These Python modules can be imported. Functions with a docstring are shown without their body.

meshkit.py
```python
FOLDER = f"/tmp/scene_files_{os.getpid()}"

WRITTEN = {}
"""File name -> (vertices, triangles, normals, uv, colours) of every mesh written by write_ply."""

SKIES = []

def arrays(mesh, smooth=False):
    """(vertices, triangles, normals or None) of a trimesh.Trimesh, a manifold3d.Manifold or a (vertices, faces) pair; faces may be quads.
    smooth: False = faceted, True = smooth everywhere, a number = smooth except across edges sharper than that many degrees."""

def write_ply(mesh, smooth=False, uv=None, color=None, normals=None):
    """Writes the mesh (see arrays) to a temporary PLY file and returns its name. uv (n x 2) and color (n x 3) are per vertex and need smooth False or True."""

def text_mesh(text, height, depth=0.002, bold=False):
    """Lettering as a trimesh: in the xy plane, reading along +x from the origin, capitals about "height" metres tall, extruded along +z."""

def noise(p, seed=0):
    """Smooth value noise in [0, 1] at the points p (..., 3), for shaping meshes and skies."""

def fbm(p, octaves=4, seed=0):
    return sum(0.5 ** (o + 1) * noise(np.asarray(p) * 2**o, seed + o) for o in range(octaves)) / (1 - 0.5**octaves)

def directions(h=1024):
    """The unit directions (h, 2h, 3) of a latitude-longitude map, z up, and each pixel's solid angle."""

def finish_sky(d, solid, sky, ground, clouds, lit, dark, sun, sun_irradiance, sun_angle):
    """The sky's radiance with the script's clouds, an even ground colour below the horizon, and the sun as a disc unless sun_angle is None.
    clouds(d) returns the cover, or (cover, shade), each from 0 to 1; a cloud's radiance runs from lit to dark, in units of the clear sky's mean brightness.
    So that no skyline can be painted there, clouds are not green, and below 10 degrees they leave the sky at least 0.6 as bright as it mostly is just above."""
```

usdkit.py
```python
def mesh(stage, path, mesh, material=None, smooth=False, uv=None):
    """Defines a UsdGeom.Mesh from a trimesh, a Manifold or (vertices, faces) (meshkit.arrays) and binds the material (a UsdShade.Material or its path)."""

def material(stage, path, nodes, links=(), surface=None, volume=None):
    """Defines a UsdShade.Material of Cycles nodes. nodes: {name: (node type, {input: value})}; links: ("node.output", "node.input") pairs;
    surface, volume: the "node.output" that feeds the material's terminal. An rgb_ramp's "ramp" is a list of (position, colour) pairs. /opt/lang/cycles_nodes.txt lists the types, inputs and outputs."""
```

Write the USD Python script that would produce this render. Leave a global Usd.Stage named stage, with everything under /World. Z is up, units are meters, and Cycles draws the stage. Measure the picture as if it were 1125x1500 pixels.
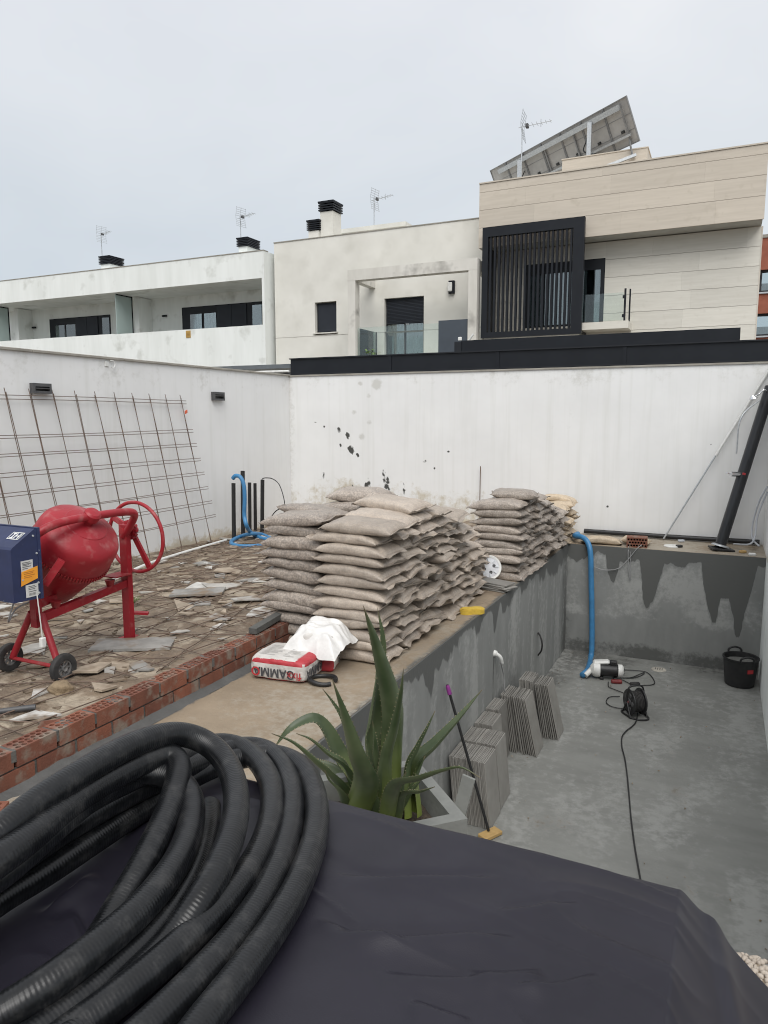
import math, random, numpy as np, trimesh, shapely, usdkit, meshkit
from shapely.geometry import Polygon, Point, box as sbox
from pxr import Usd, UsdGeom, UsdLux, UsdShade, Gf, Sdf, Vt

random.seed(7); np.random.seed(7)
rng = np.random.default_rng(7)
PI = math.pi

# ------------------------------------------------------------------ camera, sky, sun, exposure
stage = Usd.Stage.CreateInMemory()
UsdGeom.SetStageUpAxis(stage, UsdGeom.Tokens.z); UsdGeom.SetStageMetersPerUnit(stage, 1.0)
world = UsdGeom.Xform.Define(stage, '/World'); stage.SetDefaultPrim(world.GetPrim())
UsdGeom.Scope.Define(stage, '/World/Looks')
EXPOSURE = 1.12
SKY_STRENGTH = 0.1
CLOUD = 3.5
SUN_INT, SUN_ANGLE = 0.3, 45.0
SUN_TO = np.array([0.35, -0.72, 1.0]); SUN_TO = SUN_TO / np.linalg.norm(SUN_TO)
F_, CX_, CY_, EYE = 1055.0, 562.5, 750.0, 1.9            # the photograph's own pixels, 1125 x 1500
PITCH = math.atan((CY_ - 611.0) / F_); YAW = math.atan((1064.0 - CX_) * math.cos(PITCH) / F_)
FW = np.array([-math.sin(YAW) * math.cos(PITCH), math.cos(YAW) * math.cos(PITCH), -math.sin(PITCH)])
RT = np.array([math.cos(YAW), math.sin(YAW), 0.0]); UP = np.cross(RT, FW); CAM = np.array([0, 0, EYE])
cam = UsdGeom.Camera.Define(stage, '/World/camera')
m4 = np.eye(4); m4[0, :3], m4[1, :3], m4[2, :3], m4[3, :3] = RT, UP, -FW, CAM
cam.AddTransformOp().Set(Gf.Matrix4d(m4.tolist()))
FL = 24.0
cam.CreateFocalLengthAttr(FL); cam.CreateHorizontalApertureAttr(FL * 1125 / F_); cam.CreateVerticalApertureAttr(FL * 1500 / F_)
cam.CreateClippingRangeAttr(Gf.Vec2f(0.05, 4000)); cam.CreateExposureAttr(EXPOSURE)

elev = math.asin(SUN_TO[2]); rot = math.atan2(SUN_TO[0], SUN_TO[1])
dome = UsdLux.DomeLight.Define(stage, '/World/sky')
dome.GetPrim().SetCustomDataByKey('kind', 'structure')
skym = usdkit.material(stage, '/World/Looks/overcast_sky', {
    'tc': ('texture_coordinate', {}),
    'sky': ('sky_texture', {'sky_type': 'single_scattering', 'sun_disc': False, 'sun_elevation': elev, 'sun_rotation': rot}),
    'sep': ('separate_xyz', {}),
    'grad': ('rgb_ramp', {'ramp': [(0.0, (.83, .905, .965)), (0.25, (.93, .985, 1.03)), (0.5, (1.1, 1.12, 1.16)), (1.0, (1.4, 1.4, 1.4))]}),
    'map': ('mapping', {'scale': (1.0, 1.0, 2.2)}),
    'noi': ('noise_texture', {'scale': 1.5, 'detail': 6.0, 'roughness': .5, 'distortion': .3}),
    'cl': ('rgb_ramp', {'ramp': [(0.28, (.84, .865, .905)), (0.72, (1.08, 1.07, 1.06))]}),
    'mul': ('mix_color', {'blend_type': 'multiply', 'fac': 1.0, 'use_clamp': False}),
    'amp': ('mix_color', {'blend_type': 'multiply', 'fac': 1.0, 'use_clamp': False, 'b': (CLOUD, CLOUD, CLOUD)}),
    'mix': ('mix_color', {'blend_type': 'mix', 'fac': 0.96, 'use_clamp': False}),
    'bg': ('background_shader', {'strength': SKY_STRENGTH})},
    [('tc.generated', 'sep.vector'), ('sep.z', 'grad.fac'), ('tc.generated', 'map.vector'), ('map.vector', 'noi.vector'), ('noi.fac', 'cl.fac'),
     ('grad.color', 'mul.a'), ('cl.color', 'mul.b'), ('mul.result', 'amp.a'), ('sky.color', 'mix.a'), ('amp.result', 'mix.b'), ('mix.result', 'bg.color')], surface='bg.background')
UsdShade.MaterialBindingAPI.Apply(dome.GetPrim()).Bind(skym)
sun = UsdLux.DistantLight.Define(stage, '/World/sun')
sun.CreateIntensityAttr(SUN_INT); sun.CreateAngleAttr(SUN_ANGLE); sun.CreateNormalizeAttr(True); sun.CreateColorAttr(Gf.Vec3f(1.0, .98, .95))
zb = SUN_TO; xb = np.cross([0, 0, 1.0], zb); xb /= np.linalg.norm(xb); yb = np.cross(zb, xb)
ms = np.eye(4); ms[0, :3], ms[1, :3], ms[2, :3] = xb, yb, zb
sun.AddTransformOp().Set(Gf.Matrix4d(ms.tolist()))

# ------------------------------------------------------------------ measuring helpers: a pixel of the photograph to a point on a plane of the place
def ray(px, py): return FW + RT * (px - CX_) / F_ - UP * (py - CY_) / F_
def onz(px, py, z): d = ray(px, py); return CAM + d * (z - EYE) / d[2]
def ony(px, py, y): d = ray(px, py); return CAM + d * y / d[1]
def onx(px, py, x): d = ray(px, py); return CAM + d * x / d[0]

# ------------------------------------------------------------------ scene helpers
taken = {}
def free(path):
    n = taken.get(path, -1) + 1; taken[path] = n
    return path if n == 0 else f'{path}_{n:03d}'
offset = {'/World': np.zeros(3)}
def tag(p, label=None, cat=None, group=None, kind=None):
    p = p.GetPrim()
    for k, v in (('label', label), ('category', cat), ('group', group), ('kind', kind)):
        if v: p.SetCustomDataByKey(k, v)
    return p
def thing(name, label, cat, loc=(0, 0, 0), rotz=0.0, group=None):
    x = UsdGeom.Xform.Define(stage, free('/World/' + name)); x.AddTranslateOp().Set(Gf.Vec3d(*map(float, loc)))
    if rotz: x.AddRotateZOp().Set(math.degrees(rotz))
    offset[str(x.GetPath())] = np.array(loc, float)
    return tag(x, label, cat, group)
def part(name, mesh, mat, parent=None, smooth=False, label=None, cat=None, group=None, kind=None, stain=None, local=False, uv=None):
    """One mesh prim; given in world coordinates unless local."""
    pp = str(parent.GetPath()) if parent is not None else '/World'
    path = free(pp + '/' + name)
    off = offset.get(pp, np.zeros(3)); offset[path] = off
    if not local and np.any(off):
        if hasattr(mesh, 'to_mesh'): mesh = mesh.translate((-off).tolist())
        elif isinstance(mesh, tuple): mesh = (np.asarray(mesh[0]) - off, mesh[1])
        else: mesh = mesh.copy(); mesh.apply_translation(-off)
    g = usdkit.mesh(stage, path, mesh, mat, smooth=smooth, uv=uv)
    if stain is not None:
        UsdGeom.PrimvarsAPI(g).CreatePrimvar('stain', Sdf.ValueTypeNames.Color3fArray, 'vertex').Set(Vt.Vec3fArray.FromNumpy(np.asarray(stain, np.float32)))
    return tag(g, label, cat, group, kind)
cat_ = trimesh.util.concatenate

def bx(x0, x1, y0, y1, z0, z1, ch=0.0):
    """Axis box, chamfered when ch > 0."""
    lo, hi = np.minimum([x0, y0, z0], [x1, y1, z1]), np.maximum([x0, y0, z0], [x1, y1, z1])
    if ch <= 0:
        m = trimesh.creation.box(hi - lo)
    else:
        h = (hi - lo) / 2; c = min(ch, *(h * .9)); pts = []
        for s in np.array(np.meshgrid([-1, 1], [-1, 1], [-1, 1])).T.reshape(-1, 3):
            for k in range(3):
                e = h - c; e[k] = h[k]; pts.append(s * e)
        m = trimesh.convex.convex_hull(np.array(pts))
    m.apply_translation((lo + hi) / 2); return m
def obox(c, size, rot=None, ch=0.0):
    h = np.array(size) / 2; m = bx(-h[0], h[0], -h[1], h[1], -h[2], h[2], ch)
    if rot is not None: m.apply_transform(rot)
    m.apply_translation(c); return m
def euler(a, b, c): return trimesh.transformations.euler_matrix(a, b, c)
def catmull(pts, n=12, closed=False):
    P = np.asarray(pts, float)
    P = np.vstack([P[-1], P, P[0], P[1]]) if closed else np.vstack([2 * P[0] - P[1], P, 2 * P[-1] - P[-2]])
    out = []
    for i in range(1, len(P) - 2):
        t = np.linspace(0, 1, n, endpoint=False)[:, None]
        a, b, c, d = P[i - 1], P[i], P[i + 1], P[i + 2]
        out.append(.5 * (2 * b + (c - a) * t + (2 * a - 5 * b + 4 * c - d) * t ** 2 + (3 * b - a - 3 * c + d) * t ** 3))
    if not closed: out.append(P[-2][None])
    return np.vstack(out)
def frames(p):
    t = np.gradient(p, axis=0); t /= np.linalg.norm(t, axis=1, keepdims=True) + 1e-12
    a = np.zeros_like(p); r = np.array([0, 0, 1.0]) if abs(t[0][2]) < .9 else np.array([1.0, 0, 0])
    for i in range(len(p)):
        r = r - t[i] * (r @ t[i]); r /= np.linalg.norm(r) + 1e-12; a[i] = r
    return t, a, np.cross(t, a)
def tube(pts, r, sides=10, caps=True, closed=False):
    p = np.asarray(pts, float); n = len(p); rr = np.broadcast_to(r, (n,))
    t, a, b = frames(p); ang = np.arange(sides) * 2 * PI / sides
    v = (p[:, None] + rr[:, None, None] * (np.cos(ang)[None, :, None] * a[:, None] + np.sin(ang)[None, :, None] * b[:, None])).reshape(-1, 3)
    f = []
    for i in range(n if closed else n - 1):
        k = (i + 1) % n; q = np.arange(sides); q2 = (q + 1) % sides
        f.append(np.stack([i * sides + q, i * sides + q2, k * sides + q2], 1)); f.append(np.stack([i * sides + q, k * sides + q2, k * sides + q], 1))
    f = np.vstack(f)
    if caps and not closed:
        v = np.vstack([v, p[0], p[-1]]); q = np.arange(sides); q2 = (q + 1) % sides; e = (n - 1) * sides
        f = np.vstack([f, np.stack([np.full(sides, n * sides), q2, q], 1), np.stack([np.full(sides, n * sides + 1), e + q, e + q2], 1)])
    return trimesh.Trimesh(v, f[:, ::-1] if False else f, process=False)
def bar(a, b, r, sides=8): return tube([a, b], r, sides)
def flatbar(a, b, w, h, upv=(0, 0, 1)):
    """A square-section bar from a to b."""
    a, b = np.asarray(a, float), np.asarray(b, float); d = b - a; L = np.linalg.norm(d); z = d / L
    x = np.cross(upv, z); x = x / np.linalg.norm(x) if np.linalg.norm(x) > 1e-6 else np.array([1.0, 0, 0]); y = np.cross(z, x)
    m = trimesh.creation.box([w, h, L]); T = np.eye(4); T[:3, 0], T[:3, 1], T[:3, 2], T[:3, 3] = x, y, z, (a + b) / 2
    m.apply_transform(T); return m
def lathe(profile, sides=40, axis=None, at=(0, 0, 0)):
    """profile: (r, h) pairs; axis: unit vector."""
    pr = np.asarray(profile, float); n = len(pr); ang = np.arange(sides) * 2 * PI / sides
    z = np.array([0, 0, 1.0]) if axis is None else np.asarray(axis, float) / np.linalg.norm(axis)
    x = np.cross([0, 1.0, 0], z); x = x / np.linalg.norm(x) if np.linalg.norm(x) > 1e-6 else np.array([1.0, 0, 0]); y = np.cross(z, x)
    v = (np.asarray(at) + pr[:, 1][:, None, None] * z + pr[:, 0][:, None, None] * (np.cos(ang)[None, :, None] * x + np.sin(ang)[None, :, None] * y)).reshape(-1, 3)
    f = []
    for i in range(n - 1):
        q = np.arange(sides); q2 = (q + 1) % sides
        f += [np.stack([i * sides + q, i * sides + q2, (i + 1) * sides + q2], 1), np.stack([i * sides + q, (i + 1) * sides + q2, (i + 1) * sides + q], 1)]
    return trimesh.Trimesh(v, np.vstack(f), process=False)
def extr(poly, h, T=None):
    m = trimesh.creation.extrude_polygon(poly, h, engine='earcut')
    if T is not None: m.apply_transform(T)
    return m
def basis(x, y, z, o):
    T = np.eye(4); T[:3, 0], T[:3, 1], T[:3, 2], T[:3, 3] = x, y, z, o; return T
def sheet(o, u, v, nu, nv, th, disp=None):
    """A slab whose front face (normal u x v) is a grid. Returns (mesh, s, t) with s, t of the front's vertices in metres; other vertices follow."""
    o, u, v = (np.asarray(q, float) for q in (o, u, v)); n = np.cross(u, v); n /= np.linalg.norm(n)
    S, T = np.meshgrid(np.linspace(0, 1, nu + 1), np.linspace(0, 1, nv + 1), indexing='ij')
    p = o + S[..., None] * u + T[..., None] * v
    s, t = S * np.linalg.norm(u), T * np.linalg.norm(v)
    if disp is not None: p = p + disp(s, t)[..., None] * n
    idx = np.arange((nu + 1) * (nv + 1)).reshape(nu + 1, nv + 1)
    q = np.stack([idx[:-1, :-1], idx[1:, :-1], idx[1:, 1:], idx[:-1, 1:]], -1).reshape(-1, 4)
    V = p.reshape(-1, 3); Fc = np.vstack([q[:, [0, 1, 2]], q[:, [0, 2, 3]]]); k = len(V)
    if th > 0:
        rim = np.concatenate([idx[:, 0], idx[-1, 1:], idx[-2::-1, -1], idx[0, -2:0:-1]])
        m = len(rim); V = np.vstack([V, V[rim], V[rim] - n * th, (V.mean(0) - n * th)[None]])
        a = np.arange(m); b = (a + 1) % m
        Fc = np.vstack([Fc, np.stack([k + a, k + m + a, k + m + b], 1), np.stack([k + a, k + m + b, k + b], 1), np.stack([k + m + a, np.full(m, k + 2 * m), k + m + b], 1)])
    return trimesh.Trimesh(V, Fc, process=False), s.ravel(), t.ravel()
def padded(st, mesh, rim=0.0):
    out = np.zeros((len(mesh.vertices), 3)); out[:len(st)] = st; out[len(st):, 0] = rim; return out
def nz(s, t, sc, seed=0, oct=4): return meshkit.fbm(np.stack([s * sc, t * sc, 0 * s + .37], -1), oct, seed)
def ordinal(n): return ['zeroth', 'first', 'second', 'third', 'fourth', 'fifth', 'sixth', 'seventh', 'eighth', 'ninth', 'tenth', 'eleventh', 'twelfth', 'thirteenth', 'fourteenth', 'fifteenth', 'sixteenth', 'seventeenth', 'eighteenth', 'nineteenth', 'twentieth', 'twenty-first', 'twenty-second', 'twenty-third', 'twenty-fourth', 'twenty-fifth', 'twenty-sixth'][n]

# ------------------------------------------------------------------ materials
MATS = {}
def M(name, c1, c2=None, scale=4.0, rough=.6, bump=0.0, bscale=60.0, metal=0.0, spec=.5, obj=False, detail=5.0, stretch=(1, 1, 1), lo=.35, hi=.65, c3=None, s3=30.0, lo3=.6, hi3=.66, sheen=0.0, rvar=0.0, rand=0.0, bdist=.01, coat=0.0):
    """Noise between c1 and c2, optional specks of c3, optional fine bump."""
    c2 = c2 or tuple(x * .8 for x in c1)
    n = {'tc': ('texture_coordinate', {}), 'geo': ('geometry', {}), 'map': ('mapping', {'scale': stretch}),
         'n1': ('noise_texture', {'scale': scale, 'detail': detail, 'roughness': .6}),
         'r1': ('rgb_ramp', {'ramp': [(lo, c1), (hi, c2)]}),
         'p': ('principled_bsdf', {'roughness': rough, 'metallic': metal, 'specular_ior_level': spec, 'sheen_weight': sheen, 'coat_weight': coat})}
    src = 'tc.object' if obj else 'geo.position'
    L = [(src, 'map.vector'), ('map.vector', 'n1.vector'), ('n1.fac', 'r1.fac')]; col = 'r1.color'
    if c3:
        n['n3'] = ('noise_texture', {'scale': s3, 'detail': 3.0}); n['r3'] = ('rgb_ramp', {'ramp': [(lo3, (0, 0, 0)), (hi3, (1, 1, 1))]})
        n['m3'] = ('mix_color', {'blend_type': 'mix', 'b': c3}); L += [(src, 'n3.vector'), ('n3.fac', 'r3.fac'), ('r3.color', 'm3.fac'), (col, 'm3.a')]; col = 'm3.result'
    if rand:
        n['oi'] = ('object_info', {}); n['mr'] = ('map_range', {'to_min': 1 - rand, 'to_max': 1 + rand}); n['hs'] = ('hsv', {})
        L += [('oi.random', 'mr.value'), ('mr.result', 'hs.value'), (col, 'hs.color')]; col = 'hs.color'
    L.append((col, 'p.base_color'))
    if rvar:
        n['rr'] = ('map_range', {'to_min': max(rough - rvar, .03), 'to_max': min(rough + rvar, 1)}); L += [('n1.fac', 'rr.value'), ('rr.result', 'p.roughness')]
    if bump:
        n['n2'] = ('noise_texture', {'scale': bscale, 'detail': 4.0, 'roughness': .6}); n['b'] = ('bump', {'strength': bump, 'distance': bdist})
        L += [(src, 'n2.vector'), ('n2.fac', 'b.height'), ('b.normal', 'p.normal')]
    MATS[name] = usdkit.material(stage, '/World/Looks/' + name, n, L, surface='p.BSDF'); return MATS[name]
def stained(name, base, base2, wr, wg, wb, scale=2.0, rough=.8, rough_r=None, edge=.22, bump=.25, bscale=40.0, streak=None, bands=None, spec=.4, nscale=14.0, bdist=.01, stretch=(1, 1, 1)):
    """A surface with three kinds of stain (colours wr, wg, wb) whose places come from the mesh's 'stain' attribute, broken up by noise."""
    n = {'geo': ('geometry', {}), 'at': ('attribute', {'attribute': 'stain'}), 'sep': ('separate_color', {}), 'mp': ('mapping', {'scale': stretch}),
         'n1': ('noise_texture', {'scale': scale, 'detail': 6.0, 'roughness': .62}), 'r1': ('rgb_ramp', {'ramp': [(.3, base), (.7, base2)]}),
         'ne': ('noise_texture', {'scale': nscale, 'detail': 6.0, 'roughness': .7}), 'ns': ('map_range', {'to_min': -edge, 'to_max': edge}),
         'nb': ('noise_texture', {'scale': bscale, 'detail': 5.0, 'roughness': .65}), 'b': ('bump', {'strength': bump, 'distance': bdist}),
         'p': ('principled_bsdf', {'roughness': rough, 'specular_ior_level': spec})}
    L = [('geo.position', 'mp.vector'), ('mp.vector', 'n1.vector'), ('geo.position', 'ne.vector'), ('geo.position', 'nb.vector'), ('nb.fac', 'b.height'), ('b.normal', 'p.normal'), ('n1.fac', 'r1.fac'), ('ne.fac', 'ns.value'), ('at.color', 'sep.color')]
    col = 'r1.color'
    if streak:      # vertical run marks of weather: (colour, fac)
        n['sm'] = ('mapping', {'scale': (9, 9, .35)}); n['sn'] = ('noise_texture', {'scale': 1.0, 'detail': 5.0, 'roughness': .6}); n['sr'] = ('rgb_ramp', {'ramp': [(.5, (0, 0, 0)), (.72, (streak[1],) * 3)]})
        n['sx'] = ('mix_color', {'b': streak[0]}); L += [('geo.position', 'sm.vector'), ('sm.vector', 'sn.vector'), ('sn.fac', 'sr.fac'), ('sr.color', 'sx.fac'), (col, 'sx.a')]; col = 'sx.result'
    for ch, c in (('r', wr), ('g', wg), ('b', wb)):
        if c is None: continue
        n['a' + ch] = ('math', {'math_type': 'add'}); n['q' + ch] = ('map_range', {'range_type': 'smoothstep', 'from_min': .38, 'from_max': .62, 'clamp': True})
        n['x' + ch] = ('mix_color', {'b': c})
        L += [('sep.' + ch, f'a{ch}.value1'), ('ns.result', f'a{ch}.value2'), (f'a{ch}.value', f'q{ch}.value'), (f'q{ch}.result', f'x{ch}.fac'), (col, f'x{ch}.a')]; col = f'x{ch}.result'
    L.append((col, 'p.base_color'))
    if rough_r is not None:
        n['rm'] = ('map_range', {'to_min': rough, 'to_max': rough_r}); L += [('qr.result', 'rm.value'), ('rm.result', 'p.roughness')]
    MATS[name] = usdkit.material(stage, '/World/Looks/' + name, n, L, surface='p.BSDF'); return MATS[name]

dark_metal = M('dark_metal', (.0075, .009, .0125), (.010, .012, .016), 3, .42, spec=.3)
dark_metal2 = M('dark_metal_slat', (.012, .0135, .017), (.016, .018, .022), 3, .5, spec=.3)
black_plastic = M('black_plastic', (.012, .012, .013), (.02, .02, .02), 20, .45, .2, 120)
grey_plastic = M('grey_plastic', (.06, .06, .064), (.08, .08, .08), 15, .5)
steel = M('galvanised_steel', (.42, .44, .46), (.55, .57, .58), 20, .45, metal=.6)
chrome = M('chrome', (.75, .75, .76), (.8, .8, .8), 5, .18, metal=1.0)
white_plastic = M('white_plastic', (.72, .72, .7), (.6, .6, .57), 12, .45)
house_white = M('house_white_render', (.78, .80, .775), (.70, .72, .69), .9, .85, .15, 30, stretch=(2.2, 2.2, .35), c3=(.5, .51, .47), s3=1.7, lo3=.58, hi3=.8)
house_grey = M('house_grey_render', (.71, .695, .64), (.63, .615, .56), .8, .9, .15, 25, c3=(.55, .535, .48), s3=1.3, lo3=.55, hi3=.85)
house_frame = M('house_frame_render', (.66, .64, .59), (.56, .54, .49), 1.4, .9, .15, 25, stretch=(1.5, 1.5, .5), c3=(.2, .19, .17), s3=1.6, lo3=.58, hi3=.8)
stones = [M(f'stone_cladding_{k}', tuple(x * f for x in (.57, .51, .43)), tuple(x * f for x in (.515, .46, .385)), 2.0, .75, .1, 40, stretch=(.5, .5, 7), c3=(.45, .40, .325), s3=5, lo3=.6, hi3=.9) for k, f in enumerate((1.0, .97, 1.02, .95))]
stones_low = [M(f'stone_cladding_low_{k}', tuple(x * f for x in (.66, .635, .57)), tuple(x * f for x in (.60, .575, .51)), 2.0, .75, .1, 40, stretch=(.5, .5, 7), c3=(.53, .50, .44), s3=5, lo3=.6, hi3=.9) for k, f in enumerate((1.0, .97, 1.03, .94))]
panel_back = M('solar_panel_back', (.44, .43, .41), (.37, .36, .345), 3, .6)
panel_frame = M('solar_panel_frame', (.22, .22, .22), (.28, .28, .28), 6, .5, metal=.3)
curtain = M('curtain', (.5, .5, .48), (.4, .4, .39), 6, .9, stretch=(6, 6, .3))
room_dark = M('dark_room', (.03, .032, .036), (.045, .047, .05), 2, .9)
shutter_m = M('roller_shutter', (.022, .026, .034), (.018, .021, .028), 3, .5, spec=.3)
far_brick = M('far_brick', (.30, .10, .06), (.24, .075, .045), 2.5, .9, .2, 50)
def glass_mat(name, tint, ior=1.5, base=.05, rough=.02):
    return usdkit.material(stage, '/World/Looks/' + name, {'t': ('transparent_bsdf', {'color': tint}), 'g': ('glossy_bsdf', {'color': (.9, .95, .95), 'roughness': rough}), 'fr': ('fresnel', {'IOR': ior}),
        'ad': ('math', {'math_type': 'add', 'value2': base, 'use_clamp': True}), 'm': ('mix_closure', {})}, [('fr.fac', 'ad.value1'), ('ad.value', 'm.fac'), ('t.BSDF', 'm.closure1'), ('g.BSDF', 'm.closure2')], surface='m.closure')
clear_glass = glass_mat('clear_glass', (.93, .965, .95), 1.4, .03)
window_glass = glass_mat('window_glass', (.7, .76, .78), 1.55, .16)
frosted = M('frosted_glass', (.40, .48, .46), (.36, .44, .42), 1, .4)

wall_white = stained('white_boundary_render', (.755, .755, .745), (.70, .70, .69), (.50, .45, .355), (.065, .065, .06), (.56, .555, .525), 1.3, .85, edge=.3, bump=.12, bscale=18, streak=((.60, .60, .565), .38), nscale=9)
pool_render = stained('pool_cement_render', (.255, .26, .25), (.195, .2, .193), (.10, .102, .097), (.325, .328, .315), (.15, .12, .085), 2.2, .85, .6, edge=.30, bump=.25, bscale=25, nscale=13, stretch=(1.5, 1.5, .5))
floor_render = stained('pool_floor_cement', (.235, .238, .222), (.178, .180, .168), (.12, .121, .114), (.285, .287, .272), (.145, .12, .09), 1.6, .5, .26, edge=.42, bump=.4, bscale=16, nscale=11, stretch=(.7, 2.4, 1))
deck_cement = stained('deck_cement', (.305, .242, .172), (.215, .17, .12), (.10, .10, .094), (.33, .295, .24), (.17, .125, .085), 2.6, .9, edge=.33, bump=.6, bscale=45, nscale=13, bdist=.012)
coping_m = M('wall_coping', (.34, .32, .28), (.24, .225, .195), 3, .9, .3, 30)
dirt = M('muddy_ground', (.25, .192, .135), (.13, .095, .066), 2.2, .62, .9, 16, c3=(.34, .285, .215), s3=5, lo3=.52, hi3=.64, bdist=.04, rvar=.3)
earth = M('outer_ground', (.18, .16, .13), (.14, .12, .1), .4, .95)
brick_mats = [M(f'red_brick_{k}', c, tuple(x * .72 for x in c), 9, .8, .4, 70, c3=(.21, .165, .13), s3=11, lo3=.5, hi3=.68, stretch=(1, 1, .3)) for k, c in enumerate(((.225, .080, .046), (.19, .070, .042), (.165, .06, .037)))]
mortar = M('grey_mortar', (.125, .12, .11), (.085, .082, .076), 8, .95, .8, 50)
mortar_wet = M('wet_mortar', (.10, .10, .097), (.075, .075, .072), 6, .7, .5, 40)
rust_steel = M('rusty_rebar', (.17, .115, .085), (.10, .075, .06), 12, .8, .3, 90)
shard_tones = {'pale grey': (.44, .42, .385), 'grey': (.29, .28, .26), 'sandy': (.4, .33, .25), 'brown muddy': (.235, .185, .135), 'white': (.6, .585, .55)}
shard_mats = {k: M('shard_' + k.replace(' ', '_'), c, tuple(x * .66 for x in c), 7, .8, .3, 40, c3=(.2, .15, .105), s3=6, lo3=.5, hi3=.66) for k, c in shard_tones.items()}
rubble_m = M('rubble', (.36, .31, .245), (.2, .155, .11), 14, .9, rand=.3)
tile_mats = [M(f'porcelain_tile_{k}', tuple(x * f for x in (.255, .245, .225)), tuple(x * f for x in (.205, .195, .178)), 5, .55, .1, 60, stretch=(1, 1, 1)) for k, f in enumerate((1, .86, 1.14))]
tile_brown = M('brown_tile', (.33, .28, .225), (.27, .225, .175), 4, .6)
red_paint = M('red_paint', (.33, .016, .026), (.26, .014, .021), 5, .42, .15, 60, c3=(.36, .12, .115), s3=12, lo3=.56, hi3=.85, rvar=.14, spec=.4)
red_worn = M('worn_red_paint', (.34, .02, .026), (.25, .018, .022), 6, .5, .2, 60, c3=(.2, .12, .1), s3=8, lo3=.6, hi3=.75)
blue_paint = M('blue_paint', (.018, .028, .085), (.014, .021, .062), 6, .45, .1, 50, c3=(.2, .22, .27), s3=22, lo3=.72, hi3=.76)
rubber = M('rubber', (.02, .02, .02), (.045, .042, .04), 14, .8, .2, 60)
paper = M('paper_label', (.62, .62, .6), (.52, .52, .5), 20, .7)
orange = M('orange_sticker', (.85, .36, .03), (.75, .30, .025), 8, .6)
ink = M('dark_ink', (.04, .04, .045), (.06, .06, .065), 8, .7)
ink_red = M('red_ink', (.42, .03, .035), (.36, .025, .03), 8, .6)
cover_m = M('grey_cover_fabric', (.016, .0145, .0225), (.011, .010, .016), 3, .42, .2, 420, spec=.34, bdist=.002, c3=(.018, .0165, .022), s3=1.7, lo3=.5, hi3=.9, rvar=.06)
blue_hose = M('blue_hose', (.05, .21, .42), (.04, .165, .33), 8, .45, .1, 60)
soil = M('potting_soil', (.04, .03, .022), (.085, .065, .045), 60, .95, 1.0, 70)
planter_m = M('planter_cement', (.215, .22, .205), (.16, .165, .155), 6, .7, .2, 40)
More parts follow.
